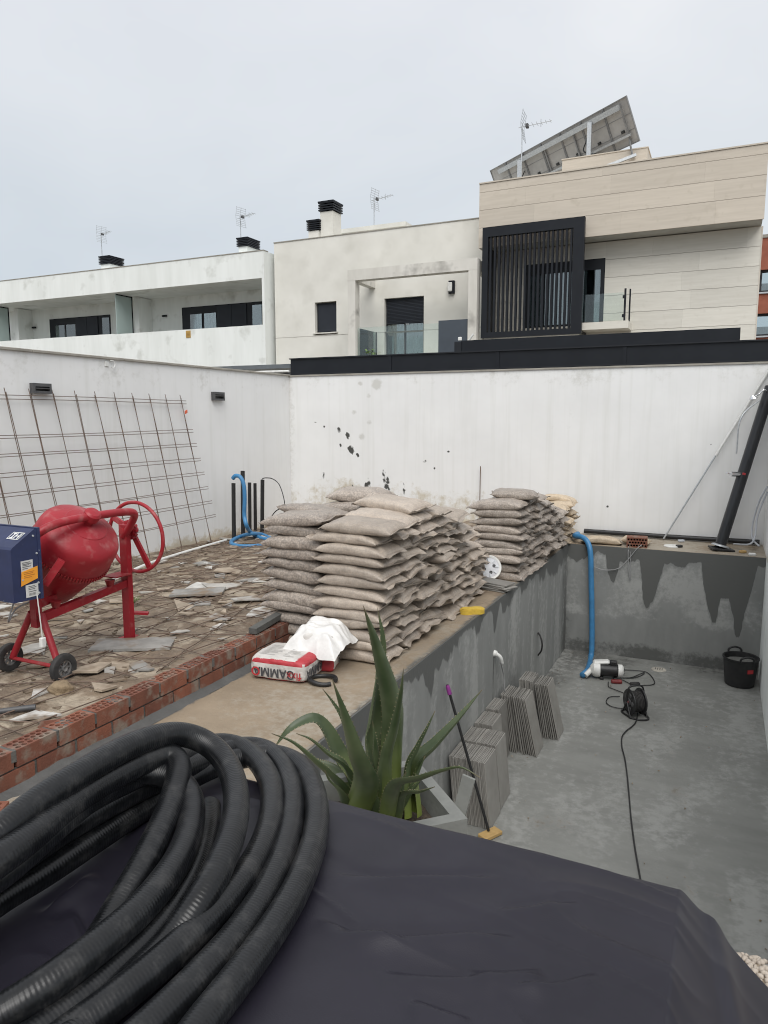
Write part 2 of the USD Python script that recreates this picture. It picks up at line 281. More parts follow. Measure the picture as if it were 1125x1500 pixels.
leaf_m = usdkit.material(stage, '/World/Looks/agave_leaf', {'geo': ('geometry', {}), 'tc': ('texture_coordinate', {}), 'mp': ('mapping', {'scale': (1, 1, 1)}), 'n': ('noise_texture', {'scale': 9.0, 'detail': 5.0}), 'r': ('rgb_ramp', {'ramp': [(.3, (.033, .052, .021)), (.7, (.078, .100, .048))]}),
    'at': ('attribute', {'attribute': 'stain'}), 'sp': ('separate_color', {}), 'm1': ('mix_color', {'b': (.20, .25, .045)}), 'm2': ('mix_color', {'b': (.13, .10, .06)}), 'nb': ('noise_texture', {'scale': 45.0, 'detail': 4.0}), 'b': ('bump', {'strength': .25, 'distance': .004}),
    'p': ('principled_bsdf', {'roughness': .42, 'specular_ior_level': .45})},
    [('geo.position', 'n.vector'), ('n.fac', 'r.fac'), ('at.color', 'sp.color'), ('sp.r', 'm1.fac'), ('r.color', 'm1.a'), ('sp.g', 'm2.fac'), ('m1.result', 'm2.a'), ('m2.result', 'p.base_color'), ('geo.position', 'nb.vector'), ('nb.fac', 'b.height'), ('b.normal', 'p.normal')], surface='p.BSDF')
thorn_m = M('leaf_tooth', (.22, .2, .12), (.18, .16, .09), 9, .6)
yellow = M('yellow_foam', (.62, .43, .06), (.52, .35, .045), 30, .9, .5, 120)
purple = M('purple_grip', (.22, .03, .2), (.17, .025, .16), 9, .5)
wood = M('pale_wood', (.5, .33, .13), (.4, .26, .1), 12, .7)
bag_print = M('paper_sack', (.6, .58, .55), (.47, .45, .42), 9, .6, .5, 22, c3=(.36, .34, .31), s3=13, lo3=.56, hi3=.72)
bag_red = M('red_sack_print', (.42, .035, .045), (.34, .03, .04), 10, .55, .4, 22)
liner = M('white_plastic_liner', (.74, .73, .71), (.62, .61, .59), 10, .4, .3, 30)
def sack_mat(name, c1, c2, peb, pscale, rough):
    return usdkit.material(stage, '/World/Looks/' + name, {'tc': ('texture_coordinate', {}), 'oi': ('object_info', {}), 'ad': ('vector_math', {'math_type': 'add'}), 'n': ('noise_texture', {'scale': 9.0, 'detail': 5.0, 'roughness': .65}), 'r': ('rgb_ramp', {'ramp': [(.3, c1), (.7, c2)]}),
        'v': ('voronoi_texture', {'scale': pscale}), 'vm': ('rgb_ramp', {'ramp': [(0.1, (1.12, 1.1, 1.06)), (.75, (1 - peb,) * 3)]}), 'mu': ('mix_color', {'blend_type': 'multiply', 'fac': 1.0, 'use_clamp': False}),
        'mr': ('map_range', {'to_min': .84, 'to_max': 1.16}), 'hs': ('hsv', {}), 'nb': ('noise_texture', {'scale': 26.0, 'detail': 4.0}), 'mp': ('mapping', {'scale': (.35, 1.6, 1.0)}), 'b': ('bump', {'strength': .55, 'distance': .012}),
        'b2': ('bump', {'strength': peb * 1.1, 'distance': .006}), 'p': ('principled_bsdf', {'roughness': rough, 'specular_ior_level': .45})},
        [('tc.object', 'ad.vector1'), ('oi.random', 'ad.vector2'), ('ad.vector', 'n.vector'), ('n.fac', 'r.fac'), ('tc.object', 'v.vector'), ('v.distance', 'vm.fac'), ('r.color', 'mu.a'), ('vm.color', 'mu.b'), ('oi.random', 'mr.value'), ('mr.result', 'hs.value'), ('mu.result', 'hs.color'), ('hs.color', 'p.base_color'),
         ('ad.vector', 'mp.vector'), ('mp.vector', 'nb.vector'), ('nb.fac', 'b.height'), ('v.distance', 'b2.height'), ('b.normal', 'b2.normal'), ('b2.normal', 'p.normal')], surface='p.BSDF')
sack_smooth = sack_mat('sack_plastic_smooth', (.455, .395, .335), (.33, .28, .235), .12, 70, .40)
sack_gravel = sack_mat('sack_plastic_gravel', (.43, .378, .33), (.285, .243, .21), .34, 62, .40)
sack_beige = sack_mat('sack_plastic_beige', (.52, .43, .32), (.36, .29, .21), .1, 70, .5)
hose_m = usdkit.material(stage, '/World/Looks/corrugated_hose', {'tc': ('texture_coordinate', {}), 'sx': ('separate_xyz', {}), 'k': ('math', {'math_type': 'multiply', 'value2': 2 * PI / .0064}), 's': ('math', {'math_type': 'sine'}),
    'geo': ('geometry', {}), 'n': ('noise_texture', {'scale': 16.0, 'detail': 8.0, 'roughness': .72}), 'r': ('rgb_ramp', {'ramp': [(.35, (.0025, .0027, .0031)), (.52, (.0055, .006, .0068)), (.70, (.03, .0295, .029))]}), 'rr': ('map_range', {'to_min': .16, 'to_max': .48}),
    'k2': ('math', {'math_type': 'multiply', 'value2': 34.0}), 's2': ('math', {'math_type': 'sine'}), 'w2': ('math', {'math_type': 'multiply', 'value2': .25}), 'su': ('math', {'math_type': 'add'}),
    'nb': ('noise_texture', {'scale': 55.0, 'detail': 4.0}), 'su2': ('math', {'math_type': 'add'}), 'b': ('bump', {'strength': .2, 'distance': .0010}), 'p': ('principled_bsdf', {'specular_ior_level': .45})},
    [('tc.UV', 'sx.vector'), ('sx.x', 'k.value1'), ('k.value', 's.value1'), ('sx.y', 'k2.value1'), ('k2.value', 's2.value1'), ('s2.value', 'w2.value1'), ('s.value', 'su.value1'), ('w2.value', 'su.value2'), ('geo.position', 'nb.vector'), ('su.value', 'su2.value1'), ('nb.fac', 'su2.value2'),
     ('su2.value', 'b.height'), ('b.normal', 'p.normal'), ('geo.position', 'n.vector'), ('n.fac', 'r.fac'), ('r.color', 'p.base_color'), ('n.fac', 'rr.value'), ('rr.result', 'p.roughness')], surface='p.BSDF')
water_m = M('cloudy_water', (.2, .2, .185), (.17, .17, .16), 3, .08)
reel_red = M('dark_red_plastic', (.2, .02, .02), (.14, .018, .018), 9, .5)
cable_grey = M('grey_cable', (.3, .3, .3), (.24, .24, .24), 9, .6)
clear_tube = M('translucent_tube', (.5, .52, .55), (.42, .44, .47), 6, .3)
pebble_m = M('pale_pebbles', (.5, .44, .37), (.36, .31, .26), 9, .8, rand=.3)
green_m = M('weed_leaf', (.12, .2, .05), (.08, .14, .035), 9, .7)

# ------------------------------------------------------------------ the setting
POOL_L, POOL_R, POOL_N, POOL_F, FLOOR = -2.06, 0.60, 2.65, 10.93, -1.65
WALL_L, WALL_B, WTOP = -7.68, 12.0, 2.68
# the wide ground outside the yard: a ring of four sheets' worth in one mesh, with a hole for yard and pool
R0, R1 = (-7.9, 0.8, -3.0, 12.2), 900.0
x0, x1, y0, y1 = R0; zg = -0.3
gv = np.array([[-R1, -R1, zg], [R1, -R1, zg], [R1, R1, zg], [-R1, R1, zg], [x0, y0, zg], [x1, y0, zg], [x1, y1, zg], [x0, y1, zg]])
gf = np.array([[0, 1, 5, 4], [1, 2, 6, 5], [2, 3, 7, 6], [3, 0, 4, 7]])
part('ground', (gv, gf), earth, kind='structure', label='bare ground around the yard and the houses')

def dirt_z(x, y):
    x, y = np.asarray(x, float), np.asarray(y, float)
    base = .105 + (np.minimum(x, -3.5) + 3.5) * .058
    e = np.clip((y - 4.7) / .4, 0, 1) * np.clip((x + 3.75) / .35, 0, 1)
    return base - .13 * e
NX, NY = 170, 240
gx, gy = np.meshgrid(np.linspace(-7.69, -3.33, NX + 1), np.linspace(-1.0, 12.01, NY + 1), indexing='ij')
bumps = (meshkit.fbm(np.stack([gx * 1.3, gy * 1.3, gx * 0], -1), 3, 3) - .5) * .07 + (meshkit.fbm(np.stack([gx * 7, gy * 7, gx * 0], -1), 4, 5) - .5) * .05
fade = np.clip((-3.42 - gx) / .25, 0, 1)
gz = dirt_z(gx, gy) + bumps * fade
pile = np.clip((gx + 7.68) / .45, 0, 1)
gz += (1 - pile) * .05 * meshkit.fbm(np.stack([gx * 2, gy * 2, gx * 0], -1), 3, 8)
idx = np.arange(gx.size).reshape(gx.shape)
q = np.stack([idx[:-1, :-1], idx[1:, :-1], idx[1:, 1:], idx[:-1, 1:]], -1).reshape(-1, 4)
part('muddy_ground', (np.stack([gx, gy, gz], -1).reshape(-1, 3), q), dirt, smooth=True, kind='structure', label='muddy brown ground strewn with broken tile')
from scipy.interpolate import RegularGridInterpolator
gi = RegularGridInterpolator((gx[:, 0], gy[0]), gz, bounds_error=False, fill_value=None)
def gz_at(x, y): return float(gi([[x, y]])[0])

# deck: left strip, back ledge, near deck
def deck_piece(x0, x1, y0, y1, step=.03, dz=0.0):
    nu, nv = max(2, int((x1 - x0) / step)), max(2, int((y1 - y0) / step))
    m, s, t = sheet([x0, y0, dz], [x1 - x0, 0, 0], [0, y1 - y0, 0], nu, nv, .12, lambda s, t: (nz(s + x0, t + y0, 3, 2) - .5) * .008)
    X, Y = s + x0, t + y0; st = np.zeros((len(s), 3))
    if x1 < -2:        # the strip: grey cement smears along the pool's edge and the brick foot
        e = (POOL_L - X); st[:, 0] = np.clip(.95 - e / .12 * .8, 0, 1) * (.35 + .75 * nz(X, Y, 3.2, 11))
        st[:, 0] = np.maximum(st[:, 0], np.clip(.9 - (X + 3.2) / .16, 0, 1) * np.clip((5.3 - Y) / .5, 0, 1))
        st[:, 1] = nz(X, Y, .9, 21) * .8; st[:, 2] = nz(X, Y, 1.6, 31) * .75
    elif y1 > 11:
        st[:, 1] = nz(X, Y, 1.4, 41) * 1.05; st[:, 2] = nz(X, Y, 2.2, 51) * .8; st[:, 0] = nz(X, Y, 2.6, 52) * .62
    else:
        st[:, 1] = nz(X, Y, 1.4, 61) * .9
    return m, padded(st, m)
ms_, st_ = zip(*[deck_piece(-3.33, POOL_L - .016, POOL_N - .0165, WALL_B + .01), deck_piece(POOL_L - .016, POOL_R + .01, POOL_F + .016, WALL_B + .01), deck_piece(-3.33, POOL_R + .01, -1.2, POOL_N - .016, .06)])
part('pool_deck', cat_(ms_), deck_cement, kind='structure', label='sandy concrete deck round the pool', stain=np.vstack(st_))
# near edge of the deck in pale gravel
peb = []
for k in range(1500):
    x, y = rng.uniform(.0, .6), rng.uniform(2.2, 2.66); r = rng.uniform(.006, .014)
    m = trimesh.creation.icosphere(0, r); m.vertices *= rng.uniform(.6, 1.2, (len(m.vertices), 1)); m.apply_translation([x, y, r * .35]); peb.append(m)
part('gravel', cat_(peb), pebble_m, smooth=True, kind='stuff', label='pale gravel at the near edge of the pool', cat='gravel')

# the pool: one thing, floor and three rendered walls
pool = thing('swimming_pool', 'empty rectangular swimming pool in bare grey cement render with wet dark drips', 'pool', ((POOL_L + POOL_R) / 2, 6.8, FLOOR))
m, s, t = sheet([POOL_L - .1, POOL_N - .1, FLOOR], [POOL_R - POOL_L + .2, 0, 0], [0, POOL_F - POOL_N + .2, 0], 110, 340, .1, lambda s, t: (nz(s, t, 2.2, 4) - .5) * .012)
X, Y = s + POOL_L - .1, t + POOL_N - .1
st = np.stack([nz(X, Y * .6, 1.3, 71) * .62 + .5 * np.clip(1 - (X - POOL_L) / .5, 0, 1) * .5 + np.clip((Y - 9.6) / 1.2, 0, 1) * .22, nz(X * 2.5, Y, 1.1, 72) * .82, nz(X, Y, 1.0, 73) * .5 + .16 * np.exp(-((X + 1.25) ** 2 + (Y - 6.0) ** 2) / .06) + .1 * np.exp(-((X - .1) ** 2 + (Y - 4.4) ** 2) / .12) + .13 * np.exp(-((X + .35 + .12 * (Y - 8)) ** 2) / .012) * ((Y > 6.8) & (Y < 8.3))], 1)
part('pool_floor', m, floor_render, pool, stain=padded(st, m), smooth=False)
gr_ = []
for k in range(420):
    x, y = rng.uniform(POOL_L + .05, POOL_R - .05), POOL_N + .1 + (POOL_F - POOL_N - .2) * rng.random(); r = .003 + .009 * rng.random() ** 4
    if rng.random() < .5: x = POOL_L + .05 + abs(rng.normal(0, .25))
    m = trimesh.convex.convex_hull(rng.normal(0, .6, (7, 3)) * r); m.apply_translation([x, y, FLOOR + .006 + r * .3]); gr_.append(m)
part('grit', cat_(gr_), rubble_m, kind='stuff', label='loose grit and cement crumbs on the pool floor', cat='grit')
def drip(s, s0, w, top, ln, k=2.2): return np.where(np.abs(s - s0) < w, ln * (1 - (np.abs(s - s0) / w) ** k), 0)
# left wall, facing +X
m, s, t = sheet([POOL_L, POOL_N - .1, FLOOR - .02], [0, POOL_F - POOL_N + .2, 0], [0, 0, -FLOOR + .017], 330, 70, .015, None)
Y = s + POOL_N - .1; dep = (-FLOOR + .017) - t
wet = .05 + .55 * np.clip(meshkit.fbm(np.stack([Y * 5.5, Y * 0, Y * 0], -1), 4, 80) - .28, 0, 1) ** 1.3 * (.55 + .9 * meshkit.noise(np.stack([Y * .9, Y * 0, Y * 0], -1), 3)) + .10 * np.clip((Y - 9.2) / .8, 0, 1)
wl = np.clip((wet - dep) / .10 + .5, 0, 1)
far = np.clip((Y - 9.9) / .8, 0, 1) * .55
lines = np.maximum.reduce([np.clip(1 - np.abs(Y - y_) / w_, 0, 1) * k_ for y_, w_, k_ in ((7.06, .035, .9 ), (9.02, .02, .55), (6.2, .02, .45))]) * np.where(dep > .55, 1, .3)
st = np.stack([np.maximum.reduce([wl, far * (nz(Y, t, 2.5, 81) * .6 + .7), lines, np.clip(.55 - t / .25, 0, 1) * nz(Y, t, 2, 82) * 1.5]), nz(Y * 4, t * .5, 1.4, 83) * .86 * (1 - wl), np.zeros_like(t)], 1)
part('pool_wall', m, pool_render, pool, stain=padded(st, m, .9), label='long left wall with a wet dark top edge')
# back wall, facing -Y
m, s, t = sheet([POOL_L - .1, POOL_F, FLOOR - .02], [POOL_R - POOL_L + .2, 0, 0], [0, 0, -FLOOR + .017], 190, 100, .015, None)
X = s + POOL_L - .1; dep = (-FLOOR + .017) - t
w0 = .17 + .05 * np.sin(X * 9) + .10 * (meshkit.fbm(np.stack([X * 5, X * 0, X * 0], -1), 3, 90) - .5)
L = np.maximum.reduce([w0, drip(X, -1.40, .12, 0, .52), drip(X, -.86, .2, 0, .80, 1.5), drip(X, -.90, .11, 0, .86, 3), drip(X, -.03, .19, 0, .9, 1.7), drip(X, .0, .08, 0, 1.02, 3), drip(X, .30, .22, 0, .98, 1.7), drip(X, .31, .10, 0, 1.16, 3), drip(X, .12, .3, 0, .62, 4)])
L = L + .14 * (meshkit.fbm(np.stack([X * 16, dep * 3, X * 0], -1), 4, 97) - .5)
wl = np.clip((L - dep) / .09 + .5, 0, 1)
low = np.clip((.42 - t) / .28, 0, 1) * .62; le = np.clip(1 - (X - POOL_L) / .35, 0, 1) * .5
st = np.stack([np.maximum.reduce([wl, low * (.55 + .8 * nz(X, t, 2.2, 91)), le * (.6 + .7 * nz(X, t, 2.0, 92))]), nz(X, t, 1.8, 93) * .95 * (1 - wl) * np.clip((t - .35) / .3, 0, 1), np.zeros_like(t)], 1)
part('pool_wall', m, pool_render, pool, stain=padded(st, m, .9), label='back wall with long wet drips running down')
m, s, t = sheet([POOL_R, POOL_N - .1, FLOOR - .02], [0, 0, -FLOOR + .02], [0, POOL_F - POOL_N + .1, 0], 40, 200, .02)
part('pool_wall', m, house_white, pool, label='pale right wall under the boundary wall')
part('pool_wall', bx(-3.3, POOL_R, POOL_N - .015, POOL_N, FLOOR - .02, -.003), pool_render, pool)

# ------------------------------------------------------------------ boundary walls
def wall_stain(s, t, seed, base=.55):
    low = np.clip(base - t / .55, 0, 1)
    g = np.clip(low + .55 * (nz(s, t, 1.1, seed) - .5) * np.clip(1.5 - t / .8, 0, 1), 0, 1)
    b = np.clip(nz(s * 2.2, t * .6, .9, seed + 1) * .5 + .14 * np.clip((t - 2.3) / .3, 0, 1), 0, 1)
    return np.stack([g, np.zeros_like(g), b], 1)
lw = thing('white_boundary_wall', 'white rendered garden wall on the left, where the rebar mesh leans', 'wall', (WALL_L - .1, 6, -.3))
m, s, t = sheet([WALL_L, -1.2, -.35], [0, 13.4, 0], [0, 0, WTOP + .35], 260, 60, .2, lambda s, t: (nz(s, t, .9, 6) - .5) * .012)
st = wall_stain(s, t - .15, 101, .72); Y = s - 1.2
st[:, 0] = np.maximum(st[:, 0], .30 * np.exp(-((Y - 8.2) ** 2) / .5 - ((t - 1.6) ** 2) / .3))
part('wall_panel', m, wall_white, lw, stain=padded(st, m))
for k in range(9):
    part('coping_slab', bx(WALL_L - .23, WALL_L + .03, -1.2 + k * 1.49, -1.2 + k * 1.49 + 1.484, WTOP, WTOP + .035, .006), coping_m, lw)
bw = thing('white_boundary_wall', 'white rendered garden wall across the back, streaked and with black scorch marks', 'wall', (-3.5, WALL_B + .1, -.1))
m, s, t = sheet([WALL_L - .003, WALL_B, -.35], [.85 - WALL_L, 0, 0], [0, 0, WTOP + .34], 760, 270, .2)
X = s + WALL_L; Z = t - .35
st = wall_stain(s, t - .25, 111, .62)
def blot(px, py, rx, rz, ang=0.0, k=1.0):
    p = ony(px, py, WALL_B); dx, dz = X - p[0], Z - p[2]; c, s_ = math.cos(ang), math.sin(ang)
    return k * np.exp(-((c * dx + s_ * dz) / rx) ** 2 - ((-s_ * dx + c * dz) / rz) ** 2)
g = np.zeros_like(X)
for a in ((497, 631, .05, .10, .5, .85), (509, 638, .06, .09, .6, .95), (499, 652, .03, .05, .3, .9), (514, 659, .08, .10, .6, 1.05), (524, 667, .035, .06, .4, 1.0), (475, 625, .03, .03, 0, .75), (463, 619, .06, .02, -.3, .7), (540, 712, .07, .26, .1, .72), (566, 708, .09, .3, .2, .8), (536, 712, .03, .1, 0, .95), (592, 718, .05, .2, 0, .62), (623, 676, .07, .04, .3, .62), (637, 686, .03, .03, 0, .7), (657, 662, .04, .03, 0, .7), (803, 700, .03, .03, 0, .5), (474, 697, .05, .12, 0, .58), (517, 714, .04, .1, 0, .66), (1086, 729, .02, .02, 0, .8), (1042, 651, .02, .02, 0, .6), (890, 742, .025, .025, 0, .8)):
    g = np.maximum(g, blot(a[0], a[1], a[2], a[3], a[4], a[5]))
g = g * (.2 + 1.35 * meshkit.fbm(np.stack([(X + Z * .5) * 34, X * 0, (Z - X * .4) * 15], -1), 3, 77)); st[:, 1] = g
b = st[:, 2]
for a in ((552, 563, .16, .14, .75), (528, 562, .08, .07, .62), (519, 604, .09, .08, .62), (541, 619, .09, .08, .6), (530, 640, .12, .12, .62), (540, 580, .08, .08, .6)):
    b = np.maximum(b, blot(a[0], a[1], a[2], a[3], 0, a[4]))
st[:, 2] = np.maximum(b, .5 * np.clip((X + 7.68) / -.5 + 1, 0, 1))
st[:, 0] = np.maximum(st[:, 0], np.clip((1.25 - Z) / .7, 0, 1) * np.clip((-3.5 - X) / .25, 0, 1) * (.37 + .85 * (nz(s, t, 1.6, 115) - .42)))
part('wall_panel', m, wall_white, bw, stain=padded(st, m))
part('coping_slab', bx(WALL_L - .2, .85, WALL_B - .02, WALL_B + .22, WTOP - .008, WTOP + .02), coping_m, bw)
rw = thing('white_boundary_wall', 'white rendered garden wall along the right of the pool, seen edge-on', 'wall', (.7, 7, 0))
m, s, t = sheet([POOL_R, 13.0 - 1.0, -.004], [0, -9.4, 0], [0, 0, WTOP], 120, 40, .2)
part('wall_panel', m, wall_white, rw, stain=padded(wall_stain(s, t, 121), m))
part('coping_slab', bx(POOL_R - .02, .82, 2.6, 11.97, WTOP - .004, WTOP + .03), coping_m, rw)

# recessed lamps on the left wall
for (a, b_, lab) in (((43, 561), (71, 577), 'dark grey outdoor wall lamp above the leaning rebar mesh'), ((309, 574), (325, 587), 'dark grey outdoor wall lamp right of the leaning rebar mesh')):
    p, q_ = onx(*a, WALL_L), onx(*b_, WALL_L); y0, y1, z0, z1 = p[1], q_[1], q_[2], p[2]
    l = thing('wall_lamp', lab, 'lamp', (WALL_L, (y0 + y1) / 2, z0), group='wall lamps on the left wall')
    fr = Polygon([(y0, z0), (y1, z0), (y1, z1), (y0, z1)], [[(y0 + .03, z0 + .03), (y1 - .03, z0 + .03), (y1 - .03, z1 - .04), (y0 + .03, z1 - .04)]])
    part('housing', extr(fr, .07, basis([0, 1, 0], [0, 0, 1], [1, 0, 0], [WALL_L - .005, 0, 0])), grey_plastic, l)
    part('lens', bx(WALL_L - .004, WALL_L + .012, y0 + .031, y1 - .031, z0 + .031, z1 - .041), black_plastic, l)
    part('visor', obox([WALL_L + .045, (y0 + y1) / 2, z1 - .055], [.06, y1 - y0 - .064, .008], euler(0, .35, 0)), grey_plastic, l)
p = onx(157, 533, WALL_L)
h = thing('wall_hook', 'small white cable hook high on the left wall', 'hook', p)
part('base_plate', bx(WALL_L - .003, WALL_L + .012, p[1] - .05, p[1] + .02, p[2] - .035, p[2] + .035, .004), white_plastic, h)
part('ring', tube([[WALL_L + .03, p[1] + .06 + .05 * math.cos(a), p[2] + .05 * math.sin(a)] for a in np.linspace(-2.2, 2.2, 16)], .006, 6), white_plastic, h, smooth=True)

# ------------------------------------------------------------------ neighbour's dark metal structures on top of the back wall
pg = thing('metal_pergola', 'long dark steel beam of a pergola running along the top of the back wall', 'pergola', (-3.5, WALL_B + .15, 2.7))
zb0, zb1 = WTOP + .026, 3.02
segs = [-7.66, -5.55, -3.55, -1.5, .9]
for a, b_ in zip(segs[:-1], segs[1:]):
    part('beam_panel', bx(a, b_ - .004, WALL_B + .03, WALL_B + .12, zb0 + .02, zb1 - .02), dark_metal, pg)
    part('joint_cover', bx(b_ - .03, b_ + .03, WALL_B + .015, WALL_B + .03, zb0 + .02, zb1 - .02), dark_metal, pg)
part('top_rail', bx(-7.68, .9, WALL_B + .0, WALL_B + .14, zb1 - .02, zb1), dark_metal2, pg)
part('bottom_rail', bx(-7.68, .9, WALL_B + .0, WALL_B + .14, zb0, zb0 + .02), dark_metal2, pg)
Yc = 15.0
p0, p1 = ony(668, 499, Yc), ony(1085, 480, Yc)
cn = thing('metal_pergola', 'shorter dark steel pergola roof just behind the long beam, under the stone-clad house', 'pergola', ((p0[0] + p1[0]) / 2, Yc + .5, 2.5))
zt = (p0[2] + p1[2]) / 2
part('beam_panel', bx(p0[0] + .12, p1[0], Yc, Yc + .1, zt - .26, zt), dark_metal, cn)
part('lower_rail', bx(p0[0], p1[0] + .3, Yc - .05, Yc + .15, zt - .46, zt - .31), dark_metal2, cn)
for k in range(9):
    x = p0[0] + .1 + k * (p1[0] - p0[0]) / 8.5; part('spacer', bx(x, x + .35, Yc + .0, Yc + .09, zt - .31, zt - .26), dark_metal2, cn)
for k in range(4):
    x = p0[0] + .2 + k * (p1[0] - p0[0] - .4) / 3; part('post', bx(x - .06, x + .06, Yc + .2, Yc + .32, -.3, zt - .05), dark_metal, cn)
part('end_cap', bx(p0[0] - .03, p0[0] + .12, Yc - .02, Yc + .12, zt - .3, zt - .02), dark_metal2, cn)
fl = thing('floodlight_bracket', 'two small white fittings on the left end of the shorter pergola roof', 'bracket', (p0[0] + .1, Yc, zt))
part('clamp', bx(p0[0] + .04, p0[0] + .12, Yc, Yc + .05, zt + .002, zt + .08, .01), white_plastic, fl)
part('arm', bar([p0[0] + .28, Yc + .03, zt + .002], [p0[0] + .38, Yc + .03, zt + .13], .022), white_plastic, fl)
# left neighbour's low roof
Yl = 15.5
a, b_ = ony(340, 533, Yl), ony(424, 533, Yl)
ng = thing('metal_pergola', 'thin grey pergola roof peeping over the left garden wall near the corner', 'pergola', ((a[0] + b_[0]) / 2, Yl, 2.5))
part('roof_edge', bx(a[0] - 3.0, b_[0], Yl, Yl + .1, b_[2] - .10, b_[2]), M('grey_pergola', (.13, .145, .155), (.1, .11, .12), 3, .5), ng)
part('roof_panel', bx(a[0] - 3.0, b_[0], Yl + .1, Yl + 2.6, b_[2] - .06, b_[2] - .02), MATS['grey_pergola'], ng)
part('rolled_blind', tube([[b_[0] - .75, Yl + .02, b_[2] - .28], [b_[0] + .2, Yl + .02, b_[2] - .28]], .07, 12), black_plastic, ng, smooth=40)
part('rain_pipe', tube([[b_[0] - 1.4, Yl - .03, b_[2] - .18], [b_[0], Yl - .03, b_[2] - .18]], .03, 10), white_plastic, ng, smooth=40)
part('post', bx(b_[0] - 1.7, b_[0] - 1.58, Yl + .15, Yl + .27, -.3, b_[2] - .1), MATS['grey_pergola'], ng)

# ------------------------------------------------------------------ houses
def antenna(px, py, Yd, hgt, zbase, rz, sc, label):
    p = ony(px, py, Yd); t = thing('roof_antenna', label, 'antenna', (p[0], Yd, zbase), 0, None)
    top = p[2]; c = np.array([p[0], Yd, top]); d = np.array([math.cos(rz), math.sin(rz), .06]); n = np.array([-d[1], d[0], 0])
    part('mast', bar([p[0], Yd, zbase], [p[0], Yd, top + .12 * sc], .018), steel, t)
    part('boom', bar(c - d * .12 * sc, c + d * .95 * sc, .012), steel, t)
    for s_ in (-1, 1):
        g = []; tilt = np.array([0, 0, s_ * .42 * sc]) - d * .05 * sc + d * .12 * sc
        for k in range(5): o = c + tilt * (.15 + .21 * k); g.append(bar(o - n * .3 * sc, o + n * .3 * sc, .007, 5))
        for q_ in (-.28, 0, .28): g.append(bar(c + n * q_ * sc, c + tilt * 1.05 + n * q_ * sc, .007, 5))
        part('reflector', cat_(g), steel, t)
    part('dipole_box', obox(c + d * .16 * sc, [.09 * sc, .16 * sc, .12 * sc], None, .01), grey_plastic, t)
    for k in range(5):
        o = c + d * (.34 + .14 * k) * sc; part('director', bar(o - n * (.2 - .015 * k) * sc, o + n * (.2 - .015 * k) * sc, .007, 5), steel, t)
    part('director_end', bar(c + d * .6 * sc - np.array([0, 0, .12 * sc]), c + d * .6 * sc + np.array([0, 0, .12 * sc]), .01, 5), steel, t)
def chimney(t, px0, px1, pytop, pybase, zbase, Yd, wallm, cap_frac, depth=None):
    """A chimney with a dark louvred cap, as sub-parts of the part it is."""
    a, b_ = ony(px0, pytop, Yd), ony(px1, pytop, Yd); zt = (a[2] + b_[2]) / 2; zc = ony(px0, pybase, Yd)[2]
    x0, x1 = a[0], b_[0]; d = depth or (x1 - x0)
    st = part('chimney', bx(x0 + .04, x1 - .04, Yd, Yd + d, zbase, zc), wallm, t)
    n = 5; hh = (zt - zc) / (n + .6)
    st2 = part('chimney_core', bx(x0 + .12, x1 - .12, Yd + .08, Yd + d - .08, zc, zt - .02), room_dark, t)
    for k in range(n):
        z = zc + hh * (k + .15); part('cowl_slat', cat_([bx(x0 - .02, x1 + .02, Yd - .06, Yd + d + .06, z, z + hh * .55)]), dark_metal, t)
    part('cowl_top', bx(x0 - .03, x1 + .03, Yd - .07, Yd + d + .07, zt - hh * .6, zt), dark_metal, t)

# --- white terraced house at the left
YL, YLB = 22.0, 24.0
hl = thing('terraced_house', 'long white rendered house at the left with two recessed balconies and a high parapet', 'house', (-21, 23, -.3))
xr = ony(386, 367, YL)[0]; xl = -31.0; ztop = 7.71
zo = (ony(10, 444, YL)[2] + ony(384, 406.7, YL)[2]) / 2             # underside of the parapet beam
zp = ony(385, 475.5, YL)[2]; zpl = ony(14, 499, YL)[2]
xo = ony(384, 440, YL)[0]; xm = ony(163, 430, YL)[0]
part('parapet_beam', bx(xl, xr, YL, YL + .25, zo, ztop, .0), house_white, hl)
part('parapet_coping', bx(xl, xr + .01, YL - .015, YL + .27, ztop, ztop + .03), coping_m, hl)
part('roof_slab', bx(xl, xr - .25, YL + .25, 30, zo + .02, zo + .3), house_white, hl)
part('balcony_parapet', bx(xm, xo, YL + .004, YL + .2, 2.0, zp), house_white, hl)
part('balcony_parapet', bx(xl, xm, YL + .006, YL + .2, 2.0, zpl), house_white, hl)
part('lower_wall', bx(xl, xr, YL + .03, YL + .25, -.3, 2.0), house_white, hl)
part('end_wall', bx(xo, xr, YL + .002, 30, -.3, zo), house_white, hl)
part('end_parapet', bx(xr - .25, xr, YL + .25, 30, zo, ztop), house_white, hl)
part('balcony_floor', bx(xl, xo, YL + .2, YLB, 3.7, 3.95), house_grey, hl)
bwall = part('back_wall', bx(xl, xo, YLB, YLB + .3, 3.0, zo + .02), house_white, hl)
